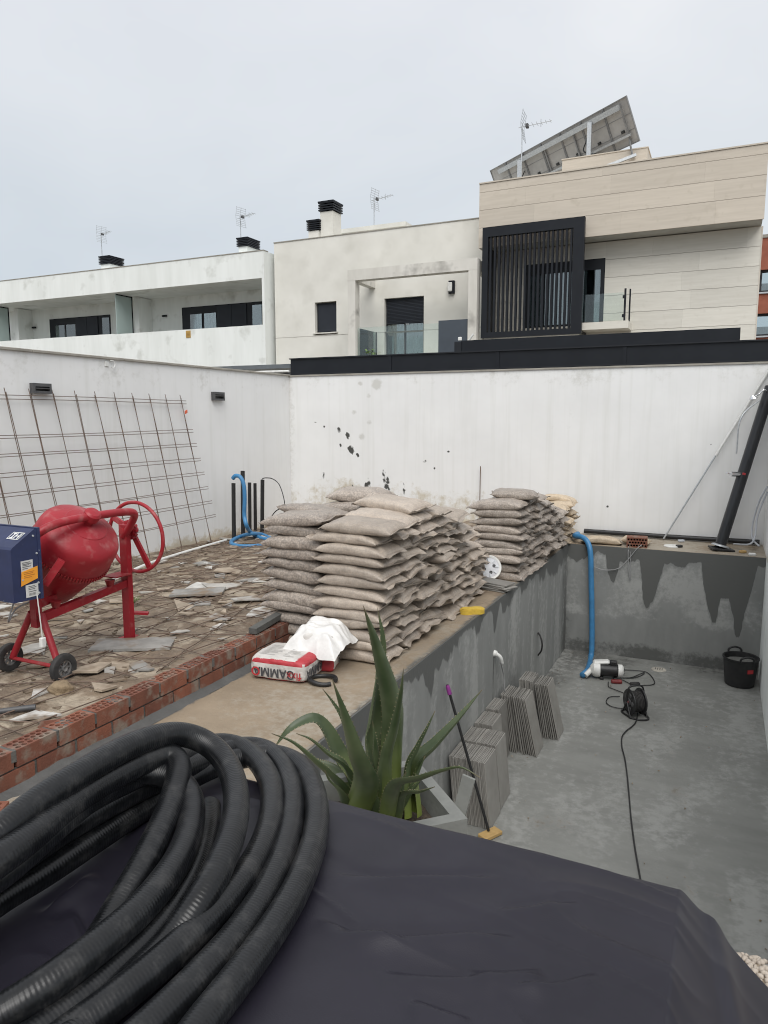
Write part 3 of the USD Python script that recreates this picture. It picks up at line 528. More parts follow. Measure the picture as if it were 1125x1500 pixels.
for (pa, pb, blk) in (((267, 452), (386, 478), 'r'), ((73, 468), (163, 492), 'l')):
    w = ony(*pa, YLB); w2 = ony(*pb, YLB); x0, x1 = w[0], w2[0]; z1 = ony(pa[0], pa[1] if blk == 'l' else 451, YLB)[2]; z0 = 4.0
    fr = part('window', bx(x0, x1, YLB - .03, YLB + .02, z0, z1), dark_metal, hl)
    W = x1 - x0
    for k, (f0, f1, kind) in enumerate(((.11, .26, 'c'), (.29, .44, 'c'), (.45, .63, 'p'), (.635, .81, 'p'), (.88, .99, 'g'))):
        if kind == 'c':
            part('curtain', sheet([x0 + W * f0, YLB - .034, z0 + .05], [W * (f1 - f0), 0, 0], [0, 0, z1 - z0 - .35], 24, 1, .004, lambda s, t: .012 * np.sin(s * 40))[0], curtain, fr, smooth=True)
            part('pane', bx(x0 + W * f0, x0 + W * f1, YLB - .062, YLB - .056, z0 + .05, z1 - .3), window_glass, fr)
        elif kind == 'p': part('shutter_panel', bx(x0 + W * f0, x0 + W * f1, YLB - .06, YLB - .032, z0 + .04, z1 - .04), shutter_m, fr)
        else: part('pane', bx(x0 + W * f0, x0 + W * f1, YLB - .05, YLB - .04, z0 + .05, z1 - .12), window_glass, fr)
for (px, py) in ((51, 480), (242, 463)):
    p = ony(px, py, YLB); part('balcony_light', bx(p[0] - .11, p[0] + .11, YLB - .09, YLB - .002, p[2] - .035, p[2] + .035, .01), dark_metal, hl)
for (px, pt, pbm, x2, y2) in ((163, 430, 488, 193, 446), (-16, 446, 500, 12, 458)):
    a = ony(px, pt, YL + .02); b_ = onx(x2, y2, a[0]); ye = min(b_[1], YLB - .02)
    dv = part('divider_glass', bx(a[0] - .012, a[0] + .012, YL + .22, ye - .03, zpl - .05, zo - .02), frosted, hl)
    part('divider_frame', cat_([bx(a[0] - .025, a[0] + .025, ye - .03, ye + .02, zpl - .6, zo - .0), bx(a[0] - .024, a[0] + .024, YL + .26, ye - .03, zo - .05, zo - .004)]), dark_metal, dv)
    part('wall_pier', bx(a[0] - .02, a[0] + .22, YLB - .75, YLB - .002, 3.96, zo + .0), house_white, hl)
# little yellow alarm sign on the balcony front
p = ony(276, 489.5, YL); sg = thing('alarm_sign', 'small yellow alarm plate on the white balcony front', 'sign', (p[0], YL, p[2]))
part('plate', bx(p[0] - .11, p[0] + .11, YL - .014, YL + .001, p[2] - .13, p[2] + .13, .004), M('yellow_sign', (.45, .28, .07), (.4, .24, .06), 5, .5), sg)
part('print', cat_([bx(p[0] - .07, p[0] + .07, YL - .017, YL - .0142, p[2] + .03 - .05 * k, p[2] + .05 - .05 * k) for k in range(3)]), M('brown_print', (.25, .14, .04), (.22, .12, .035), 5, .6), sg)
for (x0, x1, pt, pb) in ((145, 168, 374, 389), (347, 371, 347, 363)):
    Yc_ = 24.5; chimney(hl, x0 + 1, x0 + 16, pt + 1, pb - 1, zo + .3, Yc_, house_white, .5, .75)
antenna(148, 344, 24.8, 1.6, 8.2, -.25, .8, 'thin roof antenna above the leftmost dark chimney cowl')
antenna(352, 319, 24.8, 1.6, 8.3, -.2, .85, 'thin roof antenna above the chimney at the right end of the white house')

# --- weathered middle house
YM = 22.42
hm = thing('terraced_house', 'weathered cream rendered house in the middle with a concrete frame round its balcony', 'house', (-11, 26, -.3))
xl = ony(402, 400, YM)[0]; xr = -7.12; zt = ony(500, 344.5, YM)[2]
def holes_wall(x0, x1, z0, z1, y, th, holes):
    poly = Polygon([(x0, z0), (x1, z0), (x1, z1), (x0, z1)], [[(a, c), (b, c), (b, d), (a, d)] for a, b, c, d in holes])
    return extr(poly, th, basis([1, 0, 0], [0, 0, 1], [0, -1, 0], [0, y + th, 0]))
wa, wb = ony(461, 443, YM), ony(493, 486, YM); da, db = ony(563, 436, YM), ony(621, 433, YM); zd = db[2]; zf = 3.6
win = (wa[0], wb[0], wb[2], (wa[2] + ony(493, 441, YM)[2]) / 2); door = (da[0], db[0], zf, zd)
zj = ony(470, 492, YM)[2]; zj2 = ony(450, 403, YM)[2]
part('facade', holes_wall(xl, xr, zj + .012, zt, YM, .3, [(win[0], win[1], zj + .03, win[3]), (door[0], door[1], zj + .013, zd)]), house_grey, hm)
part('lower_facade', holes_wall(xl, xr, -.3, zj - .012, YM, .3, [(door[0], door[1], zf, zj - .013)]), house_grey, hm)
part('joint_strip', cat_([bx(xl, door[0] - .001, YM + .012, YM + .29, zj - .013, zj + .013), bx(door[1] + .001, xr, YM + .012, YM + .29, zj - .013, zj + .013)]), house_frame, hm)
part('parapet_cap', bx(xl - .01, xr, YM - .02, YM + .34, zt, zt + .03), coping_m, hm)
part('side_wall', bx(xl, xl + .3, YM + .3, 31, -.3, zt - .01), house_grey, hm)
part('roof_slab', bx(xl + .3, xr, YM + .3, 31, zt - .9, zt - .6), house_grey, hm)
w = part('window', bx(win[0] + .02, win[1] - .02, YM + .14, YM + .2, win[2], win[3] - .02), dark_metal, hm)
part('shutter', bx(win[0] + .07, win[1] - .07, YM + .12, YM + .139, win[2] + .04, win[3] - .09), shutter_m, w)
part('window_sill', bx(win[0] - .06, win[1] + .06, YM - .05, YM + .14, win[2] - .04, win[2]), house_frame, hm)
d = part('balcony_door', bx(door[0], door[1], YM + .16, YM + .22, zf, zd), dark_metal, hm)
zs = ony(590, 473, YM)[2]
for k in range(18):
    z0 = zs + k * (zd - zs) / 18; part('shutter_slat', bx(door[0] + .03, door[1] - .03, YM + .12, YM + .152, z0 + .004, z0 + (zd - zs) / 18 - .006), shutter_m, d)
for a, b_ in ((.05, .47), (.53, .95)):
    x0, x1 = door[0] + a * (door[1] - door[0]), door[0] + b_ * (door[1] - door[0])
    part('curtain', sheet([x0, YM + .157, zf], [x1 - x0, 0, 0], [0, 0, zs - zf - .02], 40, 1, .003, lambda s, t: .01 * np.sin(s * 45))[0], curtain, d, smooth=True)
    part('pane', bx(x0, x1, YM + .118, YM + .125, zf, zs - .02), window_glass, d)
part('door_handle', bx(door[0] + .52 * (door[1] - door[0]), door[0] + .6 * (door[1] - door[0]), YM + .09, YM + .115, 4.95, 4.98), steel, d)
# the concrete portal
yp = YM - 1.5
a = ony(509, 395, yp); b_ = ony(697, 378.5, yp); zpt = (a[2] + b_[2]) / 2; zpb = ony(600, 400, yp)[2]
fx0, fx1 = a[0], ony(686, 380, yp)[0] + .28
fr = part('balcony_frame', bx(fx0, fx1, yp, yp + .3, zpt - .33, zpt), house_frame, hm)
part('frame_post', bx(fx0, fx0 + .27, yp + .003, yp + .3, -.3, zpt - .33), house_frame, hm)
part('frame_post', bx(fx1 - .27, fx1, yp + .003, yp + .3, -.3, zpt - .33), house_frame, hm)
part('frame_side_beam', bx(fx0 + .02, fx0 + .25, yp + .3, YM - .002, zpt - .33, zpt - .02), house_frame, hm)
part('frame_side_beam', bx(fx1 - .25, fx1 - .01, yp + .3, YM - .002, zpt - .33, zpt - .02), house_frame, hm)
part('balcony_floor', bx(fx0, fx1, yp + .05, YM - .002, zf - .2, zf), house_frame, hm)
za = ony(520, 481, yp + .2)[2]
part('balustrade_glass', bx(fx0 + .27, fx0 + .29, yp + .3, YM - .02, zf, za), clear_glass, hm)
part('balustrade_glass', bx(fx0 + .3, fx1 - 1.0, yp + .12, yp + .135, zf, za), clear_glass, hm)
part('balustrade_post', bar([fx0 + .31, YM - .04, zf], [fx0 + .31, YM - .04, za], .018), dark_metal, hm)
pa, pb = ony(643, 470, yp + .1), ony(686, 468, yp + .1)
part('privacy_panel', bx(pa[0], fx1 - .27, yp + .06, yp + .12, zf, pa[2]), M('blue_grey_panel', (.055, .068, .085), (.045, .056, .07), 2, .5), hm)
part('rain_pipe', tube([[fx1 + .12, YM - .3, zf], [fx1 + .12, YM - .3, pa[2] + .1]], .13, 16), house_frame, hm, smooth=40)
p = ony(662, 421, YM); l = thing('wall_lamp', 'dark framed up-and-down lamp beside the balcony door of the middle house', 'lamp', (p[0], YM, p[2] - .2), group=None)
part('housing', bx(p[0] - .09, p[0] + .11, YM - .1, YM - .002, p[2] - .2, p[2] + .2, .01), dark_metal, l)
part('lamp_cover', bx(p[0] - .1, p[0] + .05, YM - .15, YM - .1, p[2] - .14, p[2] + .14, .02), white_plastic, l)
# its chimneys and roof cap
def cowl_chimney(x0, x1, pt, pm, Yd, zb_, n, m, blocks):
    a, b_ = ony(x0, pt, Yd), ony(x1, pt, Yd); zt_, zm = a[2], ony(x0, pm, Yd)[2]; X0, X1 = a[0], b_[0]; D = .62
    part('chimney', bx(X0 + .02, X1 - .02, Yd, Yd + D, zb_, zm), m, hm)
    part('chimney_core', bx(X0 + .1, X1 - .1, Yd + .1, Yd + D - .1, zm, zt_ - .05), room_dark if blocks else m, hm)
    h = (zt_ - zm) / n
    for k in range(n): part('cowl_slat', bx(X0 - .03, X1 + .03, Yd - .05, Yd + D + .05, zm + h * (k + .35), zm + h * (k + .88)), dark_metal, hm)
    part('cowl_top', bx(X0 - .04, X1 + .04, Yd - .06, Yd + D + .06, zt_ - .02, zt_ + .03), dark_metal, hm)
cowl_chimney(468, 488, 297, 311, 23.6, zt - .6, 4, house_grey, True)
cowl_chimney(451, 467, 324.5, 339, 23.5, zt - .6, 5, house_grey, True)
Yr = 26.0
ra, rb = ony(488, 335, Yr), ony(594, 324, Yr); zr = rb[2]
part('roof_cap', bx(ra[0], rb[0], Yr, Yr + 3.6, zr - .16, zr), M('roof_cap_render', (.66, .65, .6), (.58, .57, .52), 1.5, .9), hm)
part('roof_house', bx(ra[0] + .15, rb[0] - .3, Yr + .5, Yr + 3.4, zt - .6, zr - .16), house_grey, hm)
part('roof_vent', bx(ra[0] + .25, ra[0] + 1.1, Yr + .2, Yr + .5, zr - .55, zr - .2), steel, hm)
antenna(548, 293, 26.3, 1.6, zr, -.15, .9, 'roof antenna on the pale roof cap of the middle house')
wp = thing('balcony_plant', 'small pale green plant on the balcony edge behind the dark beam', 'plant', tuple(ony(546, 521, yp - .0)))
c = ony(546, 520, yp - .02)
for k in range(14):
    a = rng.uniform(0, 2 * PI); r = rng.uniform(.05, .2); o = c + np.array([math.cos(a) * r, -.1 + .06 * math.sin(a), rng.uniform(-.05, .16)])
    part('leaf', obox(o, [.09, .05, .006], euler(rng.uniform(-.8, .8), rng.uniform(-.8, .8), a)), green_m, wp)
part('stem', bar(c + [0, -.1, -.6], c + [0, -.1, .1], .01), green_m, wp)

# --- stone-clad house at the right
YR, YU = 22.0, 21.32
hr = thing('stone_clad_house', 'modern house clad in long beige stone panels with a dark slatted screen', 'house', (-3, 24, -.3))
ux0, ux1 = ony(702, 300, YU)[0], ony(1119, 325, YU)[0] + .0
zut = ony(702, 270, YU)[2]; zub = ony(858, 347.5, YU)[2]; zlt = ony(1000, 343, YR)[2]
part('upper_core', bx(ux0 + .03, ux1 - .03, YU + .04, 32, zub + .02, zut - .02), stones[3], hr)
part('lower_core', bx(ux0 + .02, ux1 + .0 - .03, YR + .3, 32, -.3, zub), stones_low[3], hr)
rows = [(zut - .24, zut)] + [(zut - .24 - .5 * (k + 1), zut - .24 - .5 * k) for k in range(8)]
def clad(x0, x1, z0, z1, y, mats, holes=(), seed=0, w=2.35):
    r = np.random.default_rng(seed); out = 0
    zz = z0
    edges = [z1]
    z = z1 - .24 if seed == 1 else z1 - .5
    while z > z0 + .1: edges.append(z); z -= .5
    edges.append(z0)
    for i in range(len(edges) - 1):
        zb_, zt_ = edges[i + 1] + .0045, edges[i] - .0045
        x = x0 - r.uniform(0, w)
        while x < x1:
            a, b_ = max(x + .0006, x0), min(x + w - .0006, x1)
            x += w
            if b_ - a < .05: continue
            pieces = [(a, b_, zb_, zt_)]
            for (h0, h1, g0, g1) in holes:
                new = []
                for (p0, p1, q0, q1) in pieces:
                    if p1 <= h0 or p0 >= h1 or q1 <= g0 or q0 >= g1: new.append((p0, p1, q0, q1)); continue
                    if p0 < h0: new.append((p0, h0, q0, q1))
                    if p1 > h1: new.append((h1, p1, q0, q1))
                    if q0 < g0: new.append((max(p0, h0), min(p1, h1), q0, g0))
                    if q1 > g1: new.append((max(p0, h0), min(p1, h1), g1, q1))
                pieces = new
            for (p0, p1, q0, q1) in pieces:
                part('cladding_panel', bx(p0, p1, y + r.uniform(0, .003), y + .045, q0, q1), mats[r.integers(4)], hr)
clad(ux0, ux1, zub, zut, YU, stones, seed=1)
part('parapet_cap', bx(ux0 - .01, ux1 + .01, YU - .02, YU + .4, zut, zut + .035), stones[3], hr)
part('soffit', bx(ux0 + .03, ux1 - .03, YU + .045, YR + .04, zub + .004, zub + .019), M('soffit_render', (.5, .5, .47), (.44, .44, .41), 2, .9), hr)
# side returns of the upper block (its left end is seen past the middle house)
part('side_return', bx(ux0, ux0 + .03, YU + .05, 30, zub, zut - .02), stones[1], hr)
dl, dr = ony(770, 378, YR)[0], ony(887, 378, YR)[0]; dzt, dzb = ony(871, 379, YR)[2], ony(884, 475, YR)[2]
clad(ux0, ux1 - .02, 2.4, zub - .02, YR, stones_low, holes=[(dl, dr, dzb, dzt)], seed=4)
part('corner_bead', bx(ux1 - .02, ux1 + .012, YR - .004, YR + .03, 2.4, zub - .02), M('bead_render', (.6, .55, .48), (.55, .5, .43), 2, .8), hr)
door = part('balcony_door', holes_wall(dl, dr, dzb, dzt, YR + .02, .06, [(dl + .1, dr - .12, dzb + .06, dzt - .3)]), dark_metal, hr)
part('dark_room', bx(dl - .1, dr + .1, YR + .22, YR + .24, dzb, dzt), room_dark, door)
W = dr - dl
for k, (a, b_) in enumerate(((.05, .22), (.28, .43), (.52, .6), (.68, .78), (.88, .93))):
    part('curtain', sheet([dl + W * a, YR + .078, dzb + .06], [W * (b_ - a), 0, 0], [0, 0, dzt - dzb - .36], 20, 1, .003, lambda s, t: .012 * np.sin(s * 40))[0], curtain, door, smooth=True)
part('pane', bx(dl + .09, dr - .11, YR + .045, YR + .052, dzb + .05, dzt - .29), window_glass, door)
part('mullion', bx(dl + W * .62, dl + W * .66, YR + .0, YR + .044, dzb + .06, dzt - .3), dark_metal, door)
part('balcony_ledge', bx(ony(850, 480, YR - .8)[0], ony(925, 478, YR)[0], YR - .75, YR - .002, dzb - .22, dzb - .02), stones_low[0], hr)
# balustrade
yb = YR - .7; gz1 = ony(900, 429, yb)[2]; gx1 = ony(917, 440, yb)[0]
part('balustrade_glass', bx(ony(850, 450, yb)[0], gx1 - .06, yb, yb + .015, dzb, gz1), clear_glass, hr)
part('balustrade_post', bx(gx1 - .05, gx1 + .0, yb - .02, yb + .03, dzb - .02, gz1 + .1), dark_metal, hr)
part('balustrade_post', bx(gx1 + .05, gx1 + .09, yb + .25, yb + .3, dzb - .02, gz1 + .12), dark_metal, hr)
for z in (dzb + .12, gz1 - .12): part('glass_clamp', bx(gx1 - .09, gx1 - .051, yb - .02, yb + .03, z - .04, z + .04), dark_metal, hr)
# slatted screen
ys = YU - .28
fa, fb_ = ony(707, 333, ys), ony(857, 317.5, ys); zs1 = (fa[2] + fb_[2]) / 2; zs0 = (ony(704, 495, ys)[2] + ony(850, 489, ys)[2]) / 2; fx0, fx1 = fa[0], ony(854, 400, ys)[0]
ix0, ix1, iz0, iz1 = fx0 + .17, fx1 - .30, zs0 + .16, zs1 - .27
screen = part('screen_frame', holes_wall(fx0, fx1, zs0, zs1, ys, .16, [(ix0, ix1, iz0, iz1)]), dark_metal, hr)
for k in range(19):
    x = ix0 + (ix1 - ix0) * (k + .35) / 19; part('slat', bx(x, x + .055, ys + .03, ys + .13, iz0 - .002, iz1 + .002), dark_metal, screen)
part('screen_bracket', bx(fx1 - .12, fx1 - .02, ys + .16, YR - .01, zs0 + .02, zs0 + .1), dark_metal, hr)
part('screen_bracket', bx(fx0 + .02, fx0 + .12, ys + .16, YU + .04, zs1 - .12, zs1 - .02), dark_metal, hr)
part('balcony_side', bx(fx0 + .03, fx0 + .1, ys + .161, YR - .002, zs0 + .1, zs1 - .13), dark_metal2, hr)
# stair box on the roof
Yb = 24.5; ra, rb = ony(880, 230, Yb), ony(949, 216, Yb)
part('stair_box', bx(ra[0] - 1.2, rb[0], Yb, Yb + 2.6, zut - .5, rb[2]), stones[0], hr)
part('stair_box_cap', bx(ra[0] - 1.22, rb[0] + .02, Yb - .02, Yb + 2.62, rb[2], rb[2] + .03), stones[2], hr)
# solar panels, seen from behind
sp = thing('solar_panel_array', 'tilted array of solar panels seen from behind on a steel stand on the stone-clad roof', 'solar panels', (-4, 23, zut))
P1 = ony(918, 139.5, 23.8); u = np.array([-.771, .637, 0]); u /= np.linalg.norm(u); hd = np.array([.637, .771, 0]); tl = 1.1
wv = hd * math.cos(tl) - np.array([0, 0, math.sin(tl)]); nn = np.cross(u, wv); nn = nn if nn[2] > 0 else -nn
SL, SW, NM = 7.3, 1.34, 7
def spb(a0, a1, b0, b1, c0, c1):
    m = bx(a0, a1, b0, b1, c0, c1); m.apply_transform(basis(u, wv, nn, P1)); return m
for k in range(NM):
    a0, a1 = k * SL / NM, (k + 1) * SL / NM - .015
    pn = part('panel', spb(a0 + .03, a1 - .03, .03, SW - .03, .0, .012), panel_back, sp)
    part('panel_frame', cat_([spb(a0, a0 + .03, 0, SW, -.03, .012), spb(a1 - .03, a1, 0, SW, -.03, .012), spb(a0 + .03, a1 - .03, 0, .03, -.03, .012), spb(a0 + .03, a1 - .03, SW - .03, SW, -.03, .012)]), panel_frame, pn)
    part('junction_box', spb((a0 + a1) / 2 - .06, (a0 + a1) / 2 + .06, .85, .93, -.04, -.001), black_plastic, pn)
    part('cell_gap', cat_([spb(a0 + .03, a1 - .03, SW * f, SW * f + .02, -.008, -.001) for f in (.36, .69)]), panel_frame, pn)
def spw(a, b_, c): return P1 + u * a + wv * b_ + nn * c
part('rail', flatbar(spw(.3, .2, -.10), spw(6.7, .2, -.10), .16, .08, nn), steel, sp)
part('rail', flatbar(spw(.2, 1.05, -.09), spw(7.1, 1.05, -.09), .07, .06, nn), steel, sp)
for a in (1.55, 5.3):
    q_ = spw(a, .2, -.15); part('stand_post', flatbar([q_[0], q_[1], zut - .6], q_, .13, .10, (0, 1, 0)), steel, sp)
q0 = spw(.25, .25, -.1); q1 = spw(.3, 1.3, -.06)
part('brace', flatbar(q0, q1, .05, .04), panel_frame, sp)
for a in (2.5, 4.0): part('brace', flatbar(spw(a, .1, -.05), spw(a, 1.3, -.05), .05, .04), panel_frame, sp)
e0 = q1 + np.array([.05, 0, -.35]); part('base_rail', flatbar(e0 + [.1, 0, -.0], e0 + np.array([-1.9, -.7, -.75]), .12, .08), steel, sp)
part('base_foot', flatbar(e0 + [-.9, -.2, -.9], e0 + [-.9, -.3, -.35], .1, .1, (0, 1, 0)), steel, sp)
part('base_strut', flatbar(e0, spw(.3, 1.15, -.08), .05, .04), panel_frame, sp)
for k in range(2):
    a = spw(2.0 + 3.4 * k, .6, -.02); part('cable', tube(catmull([a, a + [-.1, 0, -.35], a + [.25, 0, -.5], a + [.6, .1, -.45], a + [.9, .0, -.2]], 6), .02, 6), black_plastic, sp)
antenna(765, 186, 25.5, 1.5, 9.0, .05, 1.05, 'larger grid antenna behind the solar panels')

# --- red brick block at the right edge
Yf = 40.0
q0 = ony(1113, 349, Yf); fx = ony(1112, 400, Yf)[0]
fb = thing('brick_apartment_block', 'red brick apartment block glimpsed at the right edge behind the stone-clad house', 'building', (fx + 5, Yf, -.3))
zt = q0[2]; wins = []
for (a, b_, px) in ((395, 428, 1113.5), (459, 492, 1110)):
    za, zb_ = ony(1118, b_, Yf)[2], ony(1118, a, Yf)[2]
    for k in range(3): wins.append((ony(px, 400, Yf)[0] + k * 3.2, ony(px, 400, Yf)[0] + 1.7 + k * 3.2, za, zb_))
part('wall', holes_wall(fx - 1.5, fx + 10, -.3, zt, Yf, .35, wins), far_brick, fb)
part('side_wall', bx(fx - 1.5, fx - 1.15, Yf + .35, Yf + 9, -.3, zt), far_brick, fb)
part('roof', bx(fx - 1.5, fx + 10, Yf - .05, Yf + 9, zt, zt + .15), coping_m, fb)
for (x0, x1, z0, z1) in wins:
    w = part('window', holes_wall(x0, x1, z0, z1, Yf + .16, .06, [(x0 + .1, x1 - .1, z0 + .1, z1 - .12)]), room_dark, fb)
    part('pane', bx(x0 + .1, x1 - .1, Yf + .2, Yf + .21, z0 + .1, z1 - .12), window_glass, w)
    part('curtain', bx(x0 + .1, x1 - .1, Yf + .3, Yf + .33, z0 + .1, z1 - .6), curtain, w)
    part('sill', bx(x0 - .05, x1 + .05, Yf - .08, Yf + .16, z0 - .07, z0), steel, w)

# ------------------------------------------------------------------ brick kerb between the mud and the deck
bk = thing('brick_kerb_wall', 'low wall of red perforated bricks in grey mortar along the deck', 'brick wall', (-3.25, 3.5, 0))
BLEN, BW, BH = .245, .118, .092
bpoly = []
for k in range(6):
    for r_ in range(3):
        cx, cy = -BLEN / 2 + .030 + k * .0355 + (.010 if r_ == 1 else 0), -BW / 2 + .025 + r_ * .034
        bpoly.append(Point(cx, cy).buffer(.0138, 5).exterior.coords[:])
perf = Polygon([(-BLEN / 2, -BW / 2), (BLEN / 2, -BW / 2), (BLEN / 2, BW / 2), (-BLEN / 2, BW / 2)], bpoly)
perf_mesh = extr(perf, BH)
groove = cat_([bx(-BLEN / 2 - .0, BLEN / 2, -BW / 2 + .01, BW / 2 - .01, .001, .012)])
n = 0
for course in (0, 1):
    y = 1.05 + (.12 if course == 0 else 0.0)
    while y < 4.86:
        jit = rng.normal(0, .0015); gap = .010 + abs(rng.normal(0, .004))
        T = basis([0, 1, 0], [-1, 0, 0], [0, 0, 1], [-3.262 + jit, y + BLEN / 2, .008 + course * (BH + .012)])
        b = (perf_mesh if course else trimesh.creation.box([BLEN, BW, BH])).copy()
        if not course: b.apply_translation([0, 0, BH / 2])
        b.apply_transform(euler(rng.normal(0, .003), rng.normal(0, .003), rng.normal(0, .006))); b.apply_transform(T)
        part('brick', b, brick_mats[n % 3], bk); n += 1
        if course:   # mortar squeezed up between and over some of the holes
            mm, s, t = sheet([-3.318, y + BLEN - .012, .1], [.112, 0, 0], [0, gap + .03, 0], 10, 5, .06, lambda s, t: .088 + .024 * nz(s * 1, t + y, 22, 7))
            part('mortar_joint', mm, mortar, bk)
            if rng.random() < .55:
                c0 = y + rng.uniform(.05, .15); mm, s, t = sheet([-3.315, c0, .1], [.10, 0, 0], [0, .07, 0], 9, 7, .0, lambda s, t: .0985 + .018 * (nz(s, t + c0, 25, 9) - .42)); part('mortar_smear', mm, mortar, bk)
        y += BLEN + gap + .006
part('mortar_core', cat_([bx(-3.316, -3.209, 1.05, 4.86, .0, .098), bx(-3.31, -3.216, 1.05, 4.86, .098, .108)]), mortar, bk)
mm, s, t = sheet([-3.212, 1.05, .034], [.085, 0, -.031], [0, 3.85, 0], 8, 200, 0, lambda s, t: -.004 * np.sin(s / .09 * PI) + .03 * (nz(s, t, 7, 5) - .5))
part('mortar_fillet', mm, mortar_wet, bk, smooth=True)
sl = thing('stone_offcut', 'dark grey bar of stone on the far end of the brick kerb', 'stone', (-3.3, 4.7, .2))
part('bar', flatbar([-3.27, 4.52, .235], [-3.31, 4.98, .25], .07, .045), M('dark_stone', (.11, .11, .10), (.08, .08, .075), 6, .75, .3, 60), sl)
# a hollow brick at the lower left and a broken sliver
hb = thing('hollow_brick', 'loose red perforated brick behind the hose coil at the left edge', 'brick', (-2.98, 2.05, 0))
b = perf_mesh.copy(); b.apply_transform(basis([math.cos(.5), math.sin(.5), 0], [-math.sin(.5), math.cos(.5), 0], [0, 0, 1], [-3.05, 2.03, .006])); part('brick_body', b, brick_mats[0], hb)
sv = thing('brick_fragment', 'small broken sliver of red brick on the mud beside the kerb', 'brick', (-3.46, 2.83, .1))
part('fragment', trimesh.convex.convex_hull(np.array([[-3.53, 2.75, .10], [-3.40, 2.87, .10], [-3.42, 2.90, .10], [-3.55, 2.79, .1], [-3.52, 2.77, .14], [-3.42, 2.86, .135], [-3.44, 2.88, .13], [-3.53, 2.79, .135]])), brick_mats[1], sv)
rk = thing('stone', 'rough brown lump of rock on the mud in front of the mixer wheel', 'stone', (-3.88, 3.2, .06))
m = trimesh.creation.icosphere(3, .075); d = meshkit.fbm(m.vertices * 22, 4, 3); m.vertices *= (.65 + .7 * d)[:, None] * np.array([1.15, .8, .75]); m.apply_translation([-3.88, 3.22, .115]); part('rock', m, M('brown_rock', (.27, .2, .125), (.19, .14, .085), 18, .9, .8, 60), rk, smooth=True)

# ------------------------------------------------------------------ rebar: two mesh panels leaning on the left wall, bars on the ground
for pn in range(2):
    mp = thing('rebar_mesh_panel', ['rusty rebar mesh panel leaning on the left wall, the front one of the pair', 'rusty rebar mesh panel leaning on the left wall, the rear one, almost behind the first'][pn], 'rebar mesh', (-7.4, 7, 0))
    dy, dx, dz_ = (0, 0, 0) if pn == 0 else (.055, -.04, -.045)
    def lean(y, z): return [WALL_L + .045 + dx + (2.22 - z) * .175, y + dy + (2.2 - z) * .055 + (9 - y) * 0, z + dz_]
    zs_ = [2.14, 1.70, 1.48, 1.25, 1.03, .80, .57, .35]
    ys_ = [8.84 - .337 * k for k in range(14)]
    for y in ys_:
        z0 = -.05 + .03 * rng.random(); pts = [lean(y + rng.normal(0, .006), z) for z in np.linspace(2.24, z0, 5)]
        part('upright_bar', tube(catmull(pts, 4), .0048, 6, caps=False), rust_steel, mp, smooth=True)
    for k, z in enumerate(zs_):
        a, b_ = lean(ys_[-1] - .2, z + .0), lean(8.93 + .02 * k, z + .01 + .0 * k)
        mid = [(a[i] + b_[i]) / 2 for i in range(3)]; mid[2] += rng.normal(0, .012); a[0] += .012; b_[0] += .012; mid[0] += .012
        part('cross_bar', tube(catmull([a, mid, b_], 6), .0042, 6, caps=False), rust_steel, mp, smooth=True)
p = np.array([WALL_L + .09, 8.9, 1.98])
tg = thing('plastic_tag', 'tiny orange tag tied to the leaning rebar mesh near its top right corner', 'tag', p)
part('tag', obox(p, [.012, .07, .05], euler(.3, .1, .2), .003), M('orange_tag', (.75, .14, .05), (.65, .1, .04), 9, .5), tg)
for gi_, (ang, x0, x1, y0, y1, st_) in enumerate(((-.16, -7.5, -3.42, .6, 11.4, .30), (.30, -7.5, -3.45, .8, 11.2, .60))):
    gm = thing('rebar_ground_mesh', ['thin rusty rebar mesh laid flat over the muddy ground', 'second rebar mesh laid askew over the muddy ground'][gi_], 'rebar mesh', (-5.5, 6, 0))
    c, s_ = math.cos(ang), math.sin(ang); ctr = np.array([(x0 + x1) / 2, (y0 + y1) / 2])
    for (dx, dy, nx_, ny_) in ((c, s_, -s_, c), (-s_, c, c, s_)):
        for k in range(-24, 25):
            o = ctr + np.array([nx_, ny_]) * (k * st_ + rng.normal(0, .015)); ts = np.arange(-8, 8.01, .25)
            P = o[None] + ts[:, None] * np.array([dx, dy]); ins = (P[:, 0] > x0) & (P[:, 0] < x1) & (P[:, 1] > y0) & (P[:, 1] < y1)
            if ins.sum() < 4: continue
            P = P[ins]; Z = gi(P) + .016 + .010 * np.array([meshkit.noise([[q[0] * 2, q[1] * 2, k]], 4)[0] for q in P])
            part('bar', tube(np.column_stack([P, Z]), .0042, 5, caps=False), rust_steel, gm, smooth=True)

# ------------------------------------------------------------------ broken tiles on the mud
def shard(x, y, size, rz, tone, label, group, tilt=.05, thick=.011, npt=None, square=False, lift=0.0):
    if square: pts = np.array([[-1, -.5], [1, -.5], [1, .5], [-1, .5]]) * size / 2
    else:
        npt = npt or rng.integers(4, 7); a = np.sort(rng.uniform(0, 2 * PI, npt)); r = rng.uniform(.55, 1, npt); pts = np.column_stack([np.cos(a) * r, np.sin(a) * r * .75]) * size / 2
        pts = np.array(shapely.MultiPoint(pts).convex_hull.exterior.coords[:-1]) if npt > 3 else pts
    if len(pts) < 3: return
    m = extr(Polygon(pts), thick); T = euler(rng.normal(0, tilt), rng.normal(0, tilt), rz)
    m.apply_transform(T); z = max(gz_at(x, y), gz_at(x + size / 3, y), gz_at(x - size / 3, y)) - .002 + lift; m.apply_translation([x, y, z])
    t = thing('tile_shard', label, 'tile shard', (x, y, z), 0, group); part('shard', m, shard_mats[tone], t)
